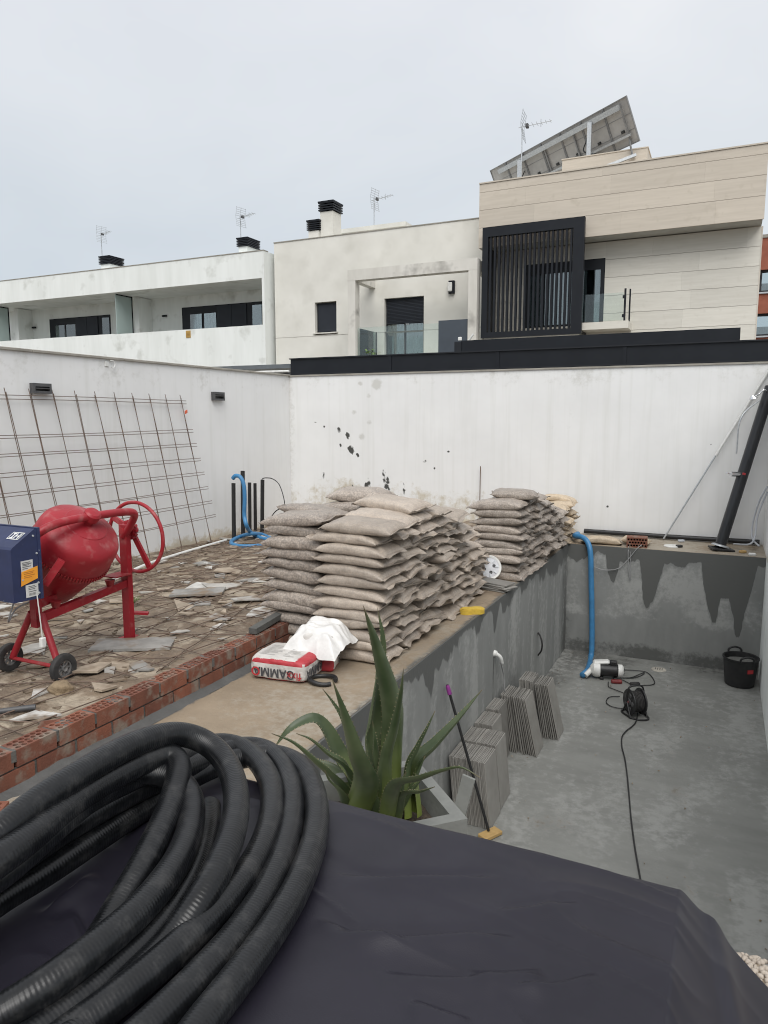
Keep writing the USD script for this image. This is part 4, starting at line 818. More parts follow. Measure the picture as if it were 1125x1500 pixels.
# the ones that stand out
shard(-4.2, 4.2, .62, .55, 'grey', 'whole grey floor tile under the foot of the mixer', None, .01, .02, square=True, lift=.012)
shard(-4.95, 3.95, .55, .35, 'pale grey', 'large pale grey broken slab on the mud behind the mixer wheels', None, .015, .014, 5)
shard(-5.0, 5.95, .55, .5, 'grey', 'whole grey tile raised on the mud right of the handwheel', None, .02, .02, square=True, lift=.02)
shard(-4.75, 5.3, .5, .3, 'pale grey', 'long pale grey tile fragment between the mixer foot and the sacks', None, .02, .012, 4)
shard(-5.1, 7.6, .5, .1, 'sandy', 'sandy oval slab piece on the mud left of the far sacks', None, .02, .014, 6)
shard(-4.0, 3.12, .3, .9, 'white', 'whitish shard tucked behind the rock by the mixer wheel', None, .1, .012, 4)
shard(-3.68, 2.93, .24, 1.0, 'white', 'white triangular shard near the brick kerb', None, .04, .012, 3)
shard(-4.35, 2.75, .5, .6, 'pale grey', 'wide pale slab on the mud at the left edge below the mixer', None, .02, .014, 5)
shard(-3.95, 2.35, .45, .9, 'white', 'white slab piece on the mud at the lower left edge', None, .03, .014, 5)
shard(-4.5, 7.5, .3, .4, 'white', 'pair-like white slab chip beside the left edge of the sacks', None, .05, .012, 5)
for x, y in ((-3.75, 3.75), (-3.95, 4.95)):
    shard(x, y, .2, .5, 'white', ['small white chip on the mud close to the brick kerb by the mixer', 'white chips on the mud halfway along the brick kerb'][y > 4], None, .04, .01, 4)
names = list(shard_tones)
marks = [((-4.1, 3.4), "the mixer's wheels"), ((-4.3, 4.4), "the mixer's foot"), ((-5.2, 4.4), "the mixer's rear"), ((-3.7, 2.6), 'the near brick kerb'), ((-3.7, 4.2), 'the far brick kerb'), ((-6.9, 7.0), 'the leaning mesh'), ((-6.4, 9.2), 'the looped blue hose'), ((-4.0, 6.0), 'the left stack'), ((-5.3, 6.2), 'the weed'), ((-5.2, 8.2), 'the far middle mud'), ((-4.3, 8.8), 'the mud past the sacks'), ((-6.2, 10.8), 'the far corner')]
specs = []
for k in range(272):
    while True:
        y = 1.6 + 9.8 * rng.random() ** .8; x = rng.uniform(-7.5, -3.5)
        if not (x > -3.75 and y > 4.6): break
    big = rng.random(); size = (.12 + .38 * big ** 2) * (1.0 if y < 4.6 else 1.35); tone = names[rng.choice(5, p=[.32, .2, .24, .14, .10])]
    npt = int(rng.integers(3, 7)); near = min(marks, key=lambda m_: (m_[0][0] - x) ** 2 + (m_[0][1] - y) ** 2)[1]
    word = ('small ' if big < .35 else 'large ' if big > .8 else '') + tone + ' ' + {3: 'triangular', 4: 'four-cornered', 5: 'irregular', 6: 'many-cornered'}[npt]
    specs.append((f'{word} tile shard by {near}', x, y, size, tone, npt))
order = {}
for sp_ in sorted(specs, key=lambda q: q[1] ** 2 + q[2] ** 2): order.setdefault(sp_[0], []).append(sp_)
for lab_, same in order.items():
    count_ = {2: 'two', 3: 'three', 4: 'four', 5: 'five', 6: 'six', 7: 'seven'}.get(len(same), 'several')
    for k, (_, x, y, size, tone, npt) in enumerate(same):
        which = '' if len(same) == 1 else ', nearest of ' + count_ if k == 0 else ', farthest of ' + count_ if k == len(same) - 1 else f', {ordinal(k + 1)} nearest of ' + count_
        shard(x, y, size, rng.uniform(0, PI), tone, lab_ + which, 'broken tile shards on the muddy ground', .05, rng.uniform(.008, .016), npt, lift=.004)
frag_m = usdkit.material(stage, '/World/Looks/tile_fragments', {'geo': ('geometry', {}), 'r': ('rgb_ramp', {'ramp': [(0, (.17, .13, .092)), (.3, (.24, .19, .14)), (.55, (.30, .26, .21)), (.8, (.38, .35, .30)), (1, (.52, .49, .44))]}), 'n': ('noise_texture', {'scale': 9.0, 'detail': 5.0}), 'nr': ('rgb_ramp', {'ramp': [(.4, (.5, .45, .38)), (.6, (1, 1, 1))]}), 'm': ('mix_color', {'blend_type': 'multiply', 'fac': .8}), 'p': ('principled_bsdf', {'roughness': .8})},
    [('geo.random_per_island', 'r.fac'), ('geo.position', 'n.vector'), ('n.fac', 'nr.fac'), ('r.color', 'm.a'), ('nr.color', 'm.b'), ('m.result', 'p.base_color')], surface='p.BSDF')
fr_l = []
for k in range(1000):
    y = 1.6 + 9.9 * rng.random() ** .75; x = rng.uniform(-7.5, -3.5)
    if x > -3.72 and y > 4.6: continue
    sz_ = rng.uniform(.05, .13) * (1 if y < 4.6 else 1.6); n_ = rng.integers(3, 7); a = np.sort(rng.uniform(0, 2 * PI, n_)); pts = np.column_stack([np.cos(a), np.sin(a) * .75]) * (sz_ / 2 * rng.uniform(.6, 1, n_))[:, None]
    hull = shapely.MultiPoint(pts).convex_hull
    if hull.geom_type != 'Polygon': continue
    m = extr(hull, rng.uniform(.006, .012)); m.apply_transform(euler(rng.normal(0, .045), rng.normal(0, .045), rng.uniform(0, PI))); fr_l.append((m, x, y))
zf_ = gi(np.array([[x, y] for m, x, y in fr_l]))
for (m, x, y), z in zip(fr_l, zf_): m.apply_translation([x, y, z - .002])
part('tile_debris', cat_([m for m, x, y in fr_l]), frag_m, kind='stuff', label='countless small broken tile fragments bedded in the mud', cat='debris')
rub = []
base = [trimesh.convex.convex_hull(rng.normal(0, .5, (9, 3)) * [1, .8, .45]) for _ in range(5)]
for k in range(3800):
    y = 1.4 + 10.2 * rng.random() ** .8; x = rng.uniform(-7.6, -3.4)
    b = base[k % 5]; r = .008 + .022 * rng.random() ** 4; a = rng.uniform(0, 2 * PI); c, s_ = math.cos(a), math.sin(a)
    v = b.vertices * r; v = np.column_stack([v[:, 0] * c - v[:, 1] * s_, v[:, 0] * s_ + v[:, 1] * c, v[:, 2]]) + [x, y, 0]; rub.append((v, b.faces, x, y))
zz = gi(np.array([[r[2], r[3]] for r in rub])); off_ = 0; V, Fc = [], []
for (v, f, x, y), z in zip(rub, zz): V.append(v + [0, 0, z]); Fc.append(f + off_); off_ += len(v)
part('rubble', (np.vstack(V), np.vstack(Fc)), rubble_m, kind='stuff', label='loose crumbs of tile and stone on the mud', cat='rubble')
wd = thing('weed', 'small green weed growing between the tile shards beyond the mixer', 'weed', (-5.35, 5.35, gz_at(-5.35, 5.35)))
for k in range(26):
    a = rng.uniform(0, 2 * PI); r = rng.uniform(.02, .11); o = np.array([-5.35, 5.35, gz_at(-5.35, 5.35)])
    part('blade', tube([o, o + [r * math.cos(a) * .6, r * math.sin(a) * .6, .05], o + [r * math.cos(a), r * math.sin(a), .05 + .04 * rng.random()]], [.003, .0025, .0008], 4), green_m, wd)
# conduits and pipes lying on the mud
pw = thing('plastic_conduit', 'long white plastic conduit lying along the foot of the left wall', 'pipe', (-7.1, 8, -.1))
part('conduit', tube(catmull([[x, y, gz_at(x, y) + .025] for x, y in ((-6.55, 6.2), (-6.85, 7.1), (-7.08, 8.0), (-7.2, 8.8), (-7.28, 9.4))], 8), .02, 8), white_plastic, pw, smooth=40)
gp = thing('plastic_conduit', 'short grey pipe end lying on the mud at the left edge', 'pipe', (-3.9, 2.8, .1))
part('conduit', tube(catmull([[x, y, gz_at(x, y) + .03] for x, y in ((-4.25, 2.35), (-4.02, 2.66), (-3.9, 2.8), (-3.76, 2.93))], 8), .018, 10), grey_plastic, gp, smooth=40)
lp = thing('timber_plank', 'grey timber board end leaning on the left wall behind the mixer', 'plank', (-7.4, 5.2, .2))
part('board', flatbar([-7.32, 5.30, .0], [-7.62, 4.95, 1.05], .2, .03, (0, 1, 0)), M('grey_timber', (.25, .235, .21), (.19, .175, .155), 6, .85, .3, 50, stretch=(1, 1, .3)), lp)

# ------------------------------------------------------------------ cement mixer
mx = thing('cement_mixer', 'red cement mixer with a blue motor box and a large handwheel', 'cement mixer', (-4.37, 3.43, .055))
def mw(x, y, z): return np.array([-4.37 + x, 3.43 + y, .055 + z])
def wheel(cx, lab):
    o = mw(cx, 0, .105); ax = np.array([1.0, 0, 0])
    w = part('wheel', lathe([(.058, -.022), (.086, -.026), (.1, -.02), (.105, -.008), (.105, .008), (.1, .02), (.086, .026), (.058, .022), (.058, -.022)], 36, ax, o), rubber, mx, smooth=35)
    g = [lathe([(.0, -.012), (.02, -.022), (.02, .022), (0, .012)], 16, ax, o), lathe([(.05, -.015), (.06, -.015), (.06, .015), (.05, .015), (.05, -.015)], 30, ax, o)]
    for k in range(8):
        a = k * PI / 4; g.append(flatbar(o + [0, .018 * math.cos(a), .018 * math.sin(a)], o + [0, .053 * math.cos(a), .053 * math.sin(a)], .01, .016, (1, 0, 0)))
    part('rim', cat_(g), M('grey_rim', (.12, .12, .12), (.2, .19, .18), 20, .7) if 'grey_rim' not in MATS else MATS['grey_rim'], w)
wheel(.275, ''); wheel(-.275, '')
part('axle', bar(mw(-.26, 0, .105), mw(.26, 0, .105), .014), red_worn, mx, smooth=40)
for s_ in (-1, 1): part('wheel_leg', tube([mw(.05 * s_, .03, .46), mw(.235 * s_, .0, .115)], .024, 12), red_paint, mx, smooth=40)
part('front_post', flatbar(mw(0, .03, .36), mw(0, .03, .62), .06, .05, (0, 1, 0)), red_paint, mx)
part('main_beam', flatbar(mw(0, .05, .415), mw(0, .88, .50), .05, .06), red_paint, mx)
part('foot_post', flatbar(mw(0, .90, .02), mw(0, .90, .98), .075, .05, (0, 1, 0)), red_paint, mx)
part('foot_plate', bx(*(mw(-.09, 0, 0)[0], mw(.11, 0, 0)[0]), mw(0, .80, 0)[1], mw(0, 1.0, 0)[1], .073, .085), red_worn, mx)
part('pedal', flatbar(mw(.0, .93, .24), mw(.12, 1.0, .23), .05, .02), red_paint, mx)
part('drip_plate', bx(mw(-.08, 0, 0)[0], mw(.06, 0, 0)[0], mw(0, .72, 0)[1], mw(0, .9, 0)[1], .63, .64), red_paint, mx)
part('rubber_stop', lathe([(0, 0), (.025, 0), (.04, .05), (0, .05)], 14, None, mw(.0, .72, .51)), red_worn, mx, smooth=40)
part('rubber_stop', lathe([(0, 0), (.025, 0), (.04, .05), (0, .05)], 14, None, mw(.0, .2, .46)), red_worn, mx, smooth=40)
part('lower_bracket', flatbar(mw(-.04, .05, .50), mw(-.06, .25, .52), .03, .05), red_paint, mx)
# drum, mouth down, bottom up towards the deck
PH = .72; A = np.array([math.sin(PH), 0, math.cos(PH)]); DC = mw(-.02, .38, .866)
prof = [(.18, -.395), (.196, -.40), (.20, -.39), (.232, -.26), (.268, -.12), (.296, -.02), (.304, .0), (.305, .04), (.302, .12), (.294, .165), (.276, .195), (.25, .215), (.21, .236), (.16, .256), (.155, .262), (.1, .276), (.05, .284), (.0, .286)]
drum = part('drum', lathe(prof, 72, A, DC), red_paint, mx, smooth=28)
xa = np.cross([0, 1.0, 0], A); ya = np.array([0, 1.0, 0])
teeth = []
for k in range(84):
    a = 2 * PI * k / 84; d = xa * math.cos(a) + ya * math.sin(a); tn = -xa * math.sin(a) + ya * math.cos(a)
    m = trimesh.creation.box([.014, .010, .034]); m.apply_transform(basis(d, tn, A, DC + d * .307 + A * -.02)); teeth.append(m)
part('gear_ring', cat_(teeth), red_worn, mx)
part('drum_inside', lathe([(.178, -.393), (.2, -.27), (.26, -.08), (.26, .1), (0, .1)], 48, A, DC), black_plastic, mx, smooth=30)
# yoke
def yw(y, a): return DC + np.array([0, y - .38, 0]) + A * a
yk = [yw(-.07, .0), yw(-.07, .12), yw(-.03, .25), yw(.10, .325), yw(.38, .345), yw(.70, .335), yw(.84, .29), yw(.885, .15), yw(.89, .02)]
part('yoke', tube(catmull(yk, 8), .030, 14), red_paint, mx, smooth=40)
part('yoke_boss', lathe([(.0, -.09), (.04, -.085), (.045, -.03), (.06, -.02), (.06, .03), (.045, .045), (0, .05)], 20, A, DC + A * .345), red_paint, mx, smooth=35)
part('gear_guard', cat_([flatbar(mw(.17, -.02, .70), mw(.25, .06, .86), .07, .05), ]), red_paint, mx)
# handwheel
hw = mw(0, 1.02, .86); RH = .29
part('handwheel', tube([hw + [RH * math.cos(a), .0, RH * math.sin(a)] for a in np.linspace(0, 2 * PI, 56, endpoint=False)], .0155, 10, closed=True), red_paint, mx, smooth=True)
part('handwheel_spoke', flatbar(mw(0, .97, .93), hw + [.14, 0, -.25], .045, .02, (0, 1, 0)), red_paint, mx)
part('handwheel_spoke', flatbar(mw(0, .97, .93), hw + [-.24, 0, .15], .045, .02, (0, 1, 0)), red_paint, mx)
gt = [lathe([(0, -.02), (.062, -.02), (.062, .02), (0, .02)], 24, [0, 1, 0], mw(0, .955, .93))]
for k in range(12): a = k * PI / 6; gt.append(flatbar(mw(.05 * math.cos(a), .955, .93 + .05 * math.sin(a)), mw(.082 * math.cos(a), .955, .93 + .082 * math.sin(a)), .02, .03, (0, 1, 0)))
part('tilt_gear', cat_(gt), red_paint, mx)
part('tilt_shaft', bar(mw(0, .86, .93), mw(0, 1.03, .92), .025, 14), red_worn, mx, smooth=40)
# motor box: sloping lid, cut by the photograph's left edge
bx0, bx1 = mw(-.28, 0, 0)[0], mw(.255, 0, 0)[0]
prf = Polygon([(3.10, .70), (3.30, .69), (3.30, 1.155), (3.285, 1.165), (3.115, 1.065), (3.10, 1.05)])
mb = part('motor_box', extr(prf, bx1 - bx0, basis([0, 1, 0], [0, 0, 1], [1, 0, 0], [bx0, 0, 0])), blue_paint, mx)
part('box_flange', bx(bx0 - .0, bx1 + .002, 3.301, 3.325, .685, 1.17), blue_paint, mb)
def lab(y0, y1, z0, z1, mat, d): return bx(bx1 + d, bx1 + d + .0012, y0, y1, z0, z1)
part('white_label', lab(3.165, 3.255, .87, .965, paper, .0015), paper, mb); part('white_label', lab(3.19, 3.285, .715, .80, paper, .0015), paper, mb)
q_ = np.array([[3.155, .80], [3.285, .832], [3.288, .915], [3.165, .895]])
part('orange_sticker', extr(Polygon(q_), .0015, basis([0, 1, 0], [0, 0, 1], [1, 0, 0], [bx1 + .004, 0, 0])), orange, mb)
g = [bx(bx1 + .0028, bx1 + .0034, 3.175, 3.175 + w, z, z + .004) for z, w in ((.95, .06), (.94, .07), (.932, .05), (.922, .065), (.91, .04))] + [bx(bx1 + .0028, bx1 + .0034, 3.21, 3.21 + w, z, z + .004) for z, w in ((.785, .05), (.775, .06), (.765, .05), (.75, .06))] + [bx(bx1 + .0028, bx1 + .0034, 3.212 + .006 * k, 3.214 + .006 * k, .725, .742) for k in range(9)]
part('label_print', cat_(g), ink, mb, kind='stuff')
part('sticker_print', cat_([bx(bx1 + .0056, bx1 + .0062, 3.18, 3.18 + w, z, z + .004) for z, w in ((.885, .08), (.875, .07), (.862, .085), (.85, .06))]), M('brown_ink', (.45, .16, .02), (.4, .14, .02), 5, .7), mb, kind='stuff')
part('side_sticker', bx(bx1 - .26, bx1 - .19, 3.0985, 3.0995, .88, .92), paper, mb); part('side_sticker_print', bx(bx1 - .255, bx1 - .2, 3.0975, 3.0984, .89, .91), ink_red, mb)
sl_n = np.array([0, -.10, .17]); sl_n /= np.linalg.norm(sl_n); sl_y = np.array([0, .17, .10]); sl_y /= np.linalg.norm(sl_y); so = np.array([bx1 - .085, 3.21, 1.121]) + sl_n * .0
tx = meshkit.text_mesh('IH', .07, .0012, True); tx.apply_translation(-tx.bounds.mean(0)); fr_ = Polygon([(-.075, -.05), (.075, -.05), (.075, .05), (-.075, .05)], [[(-.067, -.042), (.067, -.042), (.067, .042), (-.067, .042)]])
T = basis([1, 0, 0], sl_y, sl_n, so + sl_n * .0016); lg = cat_([tx, extr(fr_, .001)]); lg.apply_scale([.72, .72, 1]); lg.apply_transform(T); part('logo', lg, white_plastic, mb)
for y, z in ((3.27, 1.12), (3.29, 1.0), (3.29, .80), (3.17, .84), (3.29, .73)): part('bolt', lathe([(0, .006), (.006, .006), (.008, 0)], 8, [1, 0, 0], [bx1 + .001, y, z]), steel, mb)
part('power_lead', tube(catmull([mw(.26, -.16, .66), mw(.262, -.15, .5), mw(.26, -.14, .36)], 5), .004, 6), white_plastic, mx)
part('plug', obox(mw(.26, -.14, .33), [.03, .04, .07], None, .006), white_plastic, mx)
part('grey_lead', tube(catmull([mw(.1, -.2, .64), mw(.05, -.22, .5), mw(-.05, -.15, .44), mw(-.1, -.05, .5), mw(-.03, .03, .55)], 6), .006, 6), cable_grey, mx, smooth=True)

# ------------------------------------------------------------------ sacks
def sack_mesh(seed, L=.60, W=.40, T=.104, nu=34, na=30, wr=.007):
    """A filled plastic sack lying flat: a plump tube whose two ends are pinched to flat seams with corner ears."""
    r = np.random.default_rng(seed)
    u = np.sin(np.linspace(-1, 1, nu + 1) * PI / 2 * .985) / math.sin(PI / 2 * .985); a = np.arange(na) * 2 * PI / na
    U, Aa = np.meshgrid(u, a, indexing='ij'); c, s_ = np.cos(Aa), np.sin(Aa); aU = np.abs(U)
    cy, sz = np.sign(c) * np.abs(c) ** .62, np.sign(s_) * np.where(s_ > 0, np.abs(s_) ** .74, np.abs(s_) ** .6)
    hh = T / 2 * np.clip(1 - aU ** 4.0, 0, 1) ** .50 + .002
    ww = W / 2 * (.93 + .05 * r.uniform(-1, 1) * U + .06 * aU ** 5)
    P = np.stack([U * 1.5, cy, sz * .6], -1); n1 = meshkit.fbm(P * 1.7 + seed * 7.1, 3, seed) - .5; n2 = meshkit.fbm(P * 5.5 + seed * 3.3, 3, seed + 5) - .5
    ph = r.uniform(0, 6, 6); fr = r.integers(5, 9)
    fold = aU ** 1.8 * np.sin(cy * fr * 1.7 + ph[0] + 1.2 * U) + .7 * aU ** 3 * np.sin(cy * (fr + 5) * 1.7 + ph[1])
    amp = np.clip(hh / (T / 2), .15, 1)
    z = hh * sz * (1 + .42 * n1) * np.where(sz > 0, 1.08, .96) + wr * amp * (fold + 1.5 * n2) * np.where(sz > 0, 1, .5)
    bend = r.normal(0, .006) * U + r.normal(0, .006) * cy - .020 * r.uniform(.2, 1.3) * aU ** 3 + .006 * r.normal() * U ** 2
    y = ww * cy * (1 + .10 * n1) + .012 * r.normal() * U + .5 * wr * fold * np.abs(cy)
    ear = aU ** 7 * (np.abs(cy) ** 2)
    x = L / 2 * U * (.965 + .045 * ear + .03 * n2 * aU)
    V = np.stack([x, y, z + bend], -1); idx = np.arange((nu + 1) * na).reshape(nu + 1, na); nx = np.roll(idx, -1, 1)
    q = np.stack([idx[:-1], idx[1:], nx[1:], nx[:-1]], -1).reshape(-1, 4)
    m = trimesh.Trimesh(V.reshape(-1, 3), np.vstack([q[:, [0, 2, 1]], q[:, [0, 3, 2]]]), process=False)
    seams = []
    half = na // 2 + 1
    for e_, sg in ((0, -1.0), (nu, 1.0)):
        e = V[e_, :half].copy(); e[:, 2] = V[e_, :half, 2]; k = len(e); w_ = .016 + .010 * r.random()
        o = e + np.array([sg, 0, 0]) * w_ * (1 + .35 * np.sin(e[:, 1:2] * 30 + ph[3])); o[:, 2] += .010 * np.sin(e[:, 1] * r.uniform(14, 34) + ph[2]) + r.normal(0, .008); o[:, 1] *= 1.015
        th = np.array([0, 0, .002]); Vv = np.vstack([e + th, o + th, e - th, o - th]); i = np.arange(k - 1)
        f = np.vstack([np.stack([i, i + 1, k + i + 1], 1), np.stack([i, k + i + 1, k + i], 1), np.stack([2 * k + i, 3 * k + i + 1, 2 * k + i + 1], 1), np.stack([2 * k + i, 3 * k + i, 3 * k + i + 1], 1), np.stack([k + i, k + i + 1, 3 * k + i + 1], 1), np.stack([k + i, 3 * k + i + 1, 3 * k + i], 1)])
        seams.append(trimesh.Trimesh(Vv, f, process=False))
    return m, seams
def sack_kind(kind, mat, n, **kw):
    out = []
    for k in range(n):
        path = f'/World/{kind}_{k:02d}'; c = stage.CreateClassPrim(path); UsdGeom.Xform.Define(stage, path); stage.GetPrimAtPath(path).SetSpecifier(Sdf.SpecifierClass)
        b, seams = sack_mesh(sum(map(ord, kind)) + 11 * k, **kw)
        usdkit.mesh(stage, path + '/filled_body', b, mat, smooth=True)
        usdkit.mesh(stage, path + '/end_seam', seams[0], mat, smooth=40); usdkit.mesh(stage, path + '/end_seam_001', seams[1], mat, smooth=40)
        out.append(path)
    return out
smooth_k = sack_kind('smooth_sack', sack_smooth, 12, wr=.0065)
gravel_k = sack_kind('gravel_sack', sack_gravel, 10, T=.112, wr=.007)
beige_k = sack_kind('beige_sack', sack_beige, 5, W=.34, L=.52, T=.115, wr=.010)
sr = np.random.default_rng(31)
def sack(path, x, y, z, rz, label, group, tx=0.0, ty=0.0, sc=(1, 1, 1)):
    t = UsdGeom.Xform.Define(stage, free('/World/filled_sack'))
    t.AddTranslateOp().Set(Gf.Vec3d(float(x), float(y), float(z))); t.AddRotateXYZOp().Set(Gf.Vec3f(math.degrees(tx), math.degrees(ty), math.degrees(rz))); t.AddScaleOp().Set(Gf.Vec3f(*map(float, sc)))
    t.GetPrim().GetReferences().AddInternalReference(path); t.GetPrim().SetInstanceable(True)
    tag(t, label, 'sack', group)
def stack(kindset, cx, y0, pitch, layers, lh, stackname, group, tops=(), jx=.024, jy=.03, z0=.05, wob=.0, noun='sack'):
    n = len(layers)
    for j, nl in enumerate(layers):
        for k in range(nl):
            y = y0 + pitch * (j + .5) + (sr.normal(0, jy) if 0 < j else sr.normal(0, .006)) + (.06 * math.sin(k * 2.1 + j) if j > 0 else 0)
            x = cx + sr.normal(0, jx) + wob * k / nl
            flip = PI if sr.random() < .5 else 0
            top = k == nl - 1
            col = 'front column' if j == 0 else f'{ordinal(j + 1)} column from front'
            lab = f'{noun}, {stackname}, {col}, ' + ('topmost layer' if top else f'{ordinal(k + 1)} layer from bottom')
            sack(kindset[sr.integers(len(kindset))], x, y, z0 + k * lh + sr.normal(0, .004), flip + sr.normal(0, .06 if j else .03), lab, group, sr.normal(0, .035), sr.normal(0, .03) + (.05 * sr.normal() if top else 0), (1 + sr.normal(0, .02), 1 + sr.normal(0, .03), 1 + sr.normal(0, .05)))
stack(smooth_k, -2.575, 4.80, .365, [13, 13, 13, 13, 12, 10, 7], .0835, 'big right stack', 'smooth sacks of the big right stack', noun='smooth sack')
stack(gravel_k, -3.15, 4.90, .40, [12, 12, 12, 11, 11], .092, 'left stack by the bricks', 'gravel sacks of the left stack', noun='gravel sack')
stack(gravel_k, -2.36, 8.08, .385, [10, 10, 10, 9, 8, 7, 6], .0905, 'far stack by the pool', 'gravel sacks of the far stack by the pool', noun='gravel sack')
sack(gravel_k[2], -2.27, 8.55, .05 + 10 * .0905 + .015, .25, 'lone gravel sack lying crooked on top of the far stack', None, 0, .04, (.9, .9, 1))
stack(beige_k, -2.33, 10.85, .36, [6, 7], .095, 'small pile at the back wall', 'beige sacks at the back wall', noun='beige sack', jx=.03)
sack(gravel_k[4], -3.05, 6.0, .05 + 12 * .092 + .02, .2, 'lone gravel sack lying crooked on top of the left stack', None, 0, .05, (.95, 1, 1.1))
sack(smooth_k[5], -2.62, 5.75, .05 + 13 * .0835 + .005, -.12, 'lone smooth sack lying askew on top of the big right stack', None, .03, .03, (1, 1, 1))
for k in range(5):
    sack(smooth_k[k], -2.75 + .02 * k, 7.72, .05 + k * .085, .3, f'pale sack {ordinal(k + 1)} from the bottom in the low pile between the two stacks', 'sacks between the stacks', 0, .05)
for k, (x, y, rz) in enumerate(((-1.60, 11.13, .12), (-1.13, 11.30, .0))):
    sack(beige_k[k], x, y, .055, rz, ['beige sack lying on the ledge behind the blue hose', 'beige sack lying on the ledge behind the hollow brick'][k], None, 0, 0, (1.05 if k == 0 else .75, .85, 1))

# ------------------------------------------------------------------ two printed paper sacks in front of the stacks
def paper_sack(name, label, c, rz, dims, crumple, seed):
    t = thing(name, label, 'sack', c, 0); L, W, Hh = dims
    b = trimesh.creation.box([L, W, Hh]); 
    for _ in range(5): b = b.subdivide()
    v = b.vertices; s = v / (np.array(dims) / 2); r8 = (np.abs(s) ** 7).sum(1) ** (1 / 7.0); v = v / np.maximum(r8, 1e-6)[:, None] * np.maximum(np.abs(s).max(1), 1e-6)[:, None]
    n_ = meshkit.fbm(v * 9 + seed, 4, seed) - .5; n3 = meshkit.fbm(v * 26 + seed, 3, seed + 3) - .5
    nr = v / (np.linalg.norm(v, axis=1, keepdims=True) + 1e-9)
    v = v + nr * (n_ * crumple + n3 * crumple * .5)[:, None]; v[:, 2] = np.maximum(v[:, 2], -Hh / 2 + .002)
    b.vertices = v; c_, s_ = math.cos(rz), math.sin(rz); R = basis([c_, s_, 0], [-s_, c_, 0], [0, 0, 1], np.array(c) + [0, 0, Hh / 2])
    return t, b, R
t, b, R = paper_sack('mortar_sack', 'full white and red paper sack lying on its side with upside-down lettering', (-2.86, 4.40, 0), .10, (.46, .40, .17), .026, 5)
fcs = b.triangles_center; red = (fcs[:, 2] > .042) & (fcs[:, 2] < .078) & ((fcs[:, 0] > .215) | (fcs[:, 1] < -.185)) | (fcs[:, 2] > .06) & (fcs[:, 0] > .15) | (fcs[:, 2] < -.068)
m1, m2 = b.submesh([np.where(~red)[0]], append=True, repair=False), b.submesh([np.where(red)[0]], append=True, repair=False)
def world_of(m): m = m.copy(); m.apply_transform(R); return m
part('paper_body', world_of(m1), bag_print, t, smooth=50); part('red_band', world_of(m2), bag_red, t, smooth=50)
def on_sack(text, hgt, face, off, z, mat, bold=True, d=.006):
    tm = meshkit.text_mesh(text, hgt, .0016, bold); tm.apply_translation(-tm.bounds.mean(0))
    tm.apply_transform(euler(0, 0, PI))
    T = basis([1, 0, 0], [0, 0, 1], [0, -1, 0], [off, -.20 - d, z]) if face == 'front' else basis([0, 1, 0], [0, 0, 1], [1, 0, 0], [.23 + d, off, z])
    tm.apply_transform(T); tm.apply_transform(R); return tm
part('lettering', on_sack('GAMMA', .062, 'front', -.02, -.02, ink, d=.009), ink, t, kind=None)
part('red_lettering', on_sack('fixx', .05, 'front', .145, -.025, ink_red, d=.009), ink_red, t)
part('emblem', (lambda m: (m.apply_transform(basis([1, 0, 0], [0, 0, 1], [0, -1, 0], [-.165, -.209, -.02])), m.apply_transform(R), m)[2])(extr(Point(0, 0).buffer(.034).difference(Point(0, 0).buffer(.022)), .0016)), ink_red, t)
part('lettering', on_sack('GAMMA', .062, 'side', -.03, -.012, ink, d=.01), ink, t)
part('red_lettering', on_sack('fixx', .05, 'side', .125, -.005, ink_red, d=.01), ink_red, t)
lines = []
for k in range(9):
    w = rng.uniform(.12, .3); lines.append(bx(-.17, -.17 + w * .5, -.13 + k * .026, -.124 + k * .026, .0895, .0905))
    lines.append(bx(.02, .02 + w * .35, -.13 + k * .026, -.125 + k * .026, .0895, .0905))
pl = cat_(lines); pl.apply_transform(R); part('fine_print', pl, M('grey_print', (.36, .35, .34), (.45, .44, .42), 9, .7), t, kind='stuff')
t, b, R = paper_sack('mortar_sack', 'open red and white paper sack standing against the stack under a white liner', (-2.70, 4.60, 0), .25, (.26, .22, .30), .02, 9)
fcs = b.triangles_center; red = (fcs[:, 0] > .0) & (fcs[:, 2] < -.02) & (fcs[:, 1] < -.09) | (fcs[:, 2] < -.125)
m1, m2 = b.submesh([np.where(~red)[0]], append=True, repair=False), b.submesh([np.where(red)[0]], append=True, repair=False)
part('paper_body', world_of(m1), bag_print, t, smooth=50); part('red_band', world_of(m2), bag_red, t, smooth=50)
tm = meshkit.text_mesh('GAMMA', .04, .0016, True); tm.apply_translation(-tm.bounds.mean(0)); tm.apply_transform(euler(0, 0, PI / 2)); tm.apply_transform(basis([0, 1, 0], [0, 0, 1], [1, 0, 0], [.138, .02, .0])); tm.apply_transform(R); part('lettering', tm, ink, t)
# liner draped over it
lt = thing('plastic_liner', 'crumpled white plastic liner draped over the open paper sack', 'liner', (-2.72, 4.6, .3))
G = 64; S, T_ = np.meshgrid(np.linspace(-1, 1, G), np.linspace(-1, 1, G), indexing='ij')
P2 = np.stack([S, T_, S * 0], -1); cr = meshkit.fbm(P2 * 1.6 + 3, 3, 12) - .5; cr2 = np.abs(meshkit.fbm(P2 * np.array([1.3, 2.6, 1]) + 9, 2, 19) - .5)
rad = np.maximum(np.abs(S), np.abs(T_)) ** 1.0
X = -2.715 + .235 * S + .03 * cr; Y = 4.62 + .20 * T_ + .02 * cr
Z = .325 + .03 * (1 - rad) + .05 * cr - .34 * np.clip(rad - .55, 0, 1) ** 1.3 - .12 * cr2 + .085 * np.exp(-((S + .1) ** 2) / .3 - ((T_ - .75) ** 2) / .05) - .07 * np.clip(-T_ - .3, 0, 1)
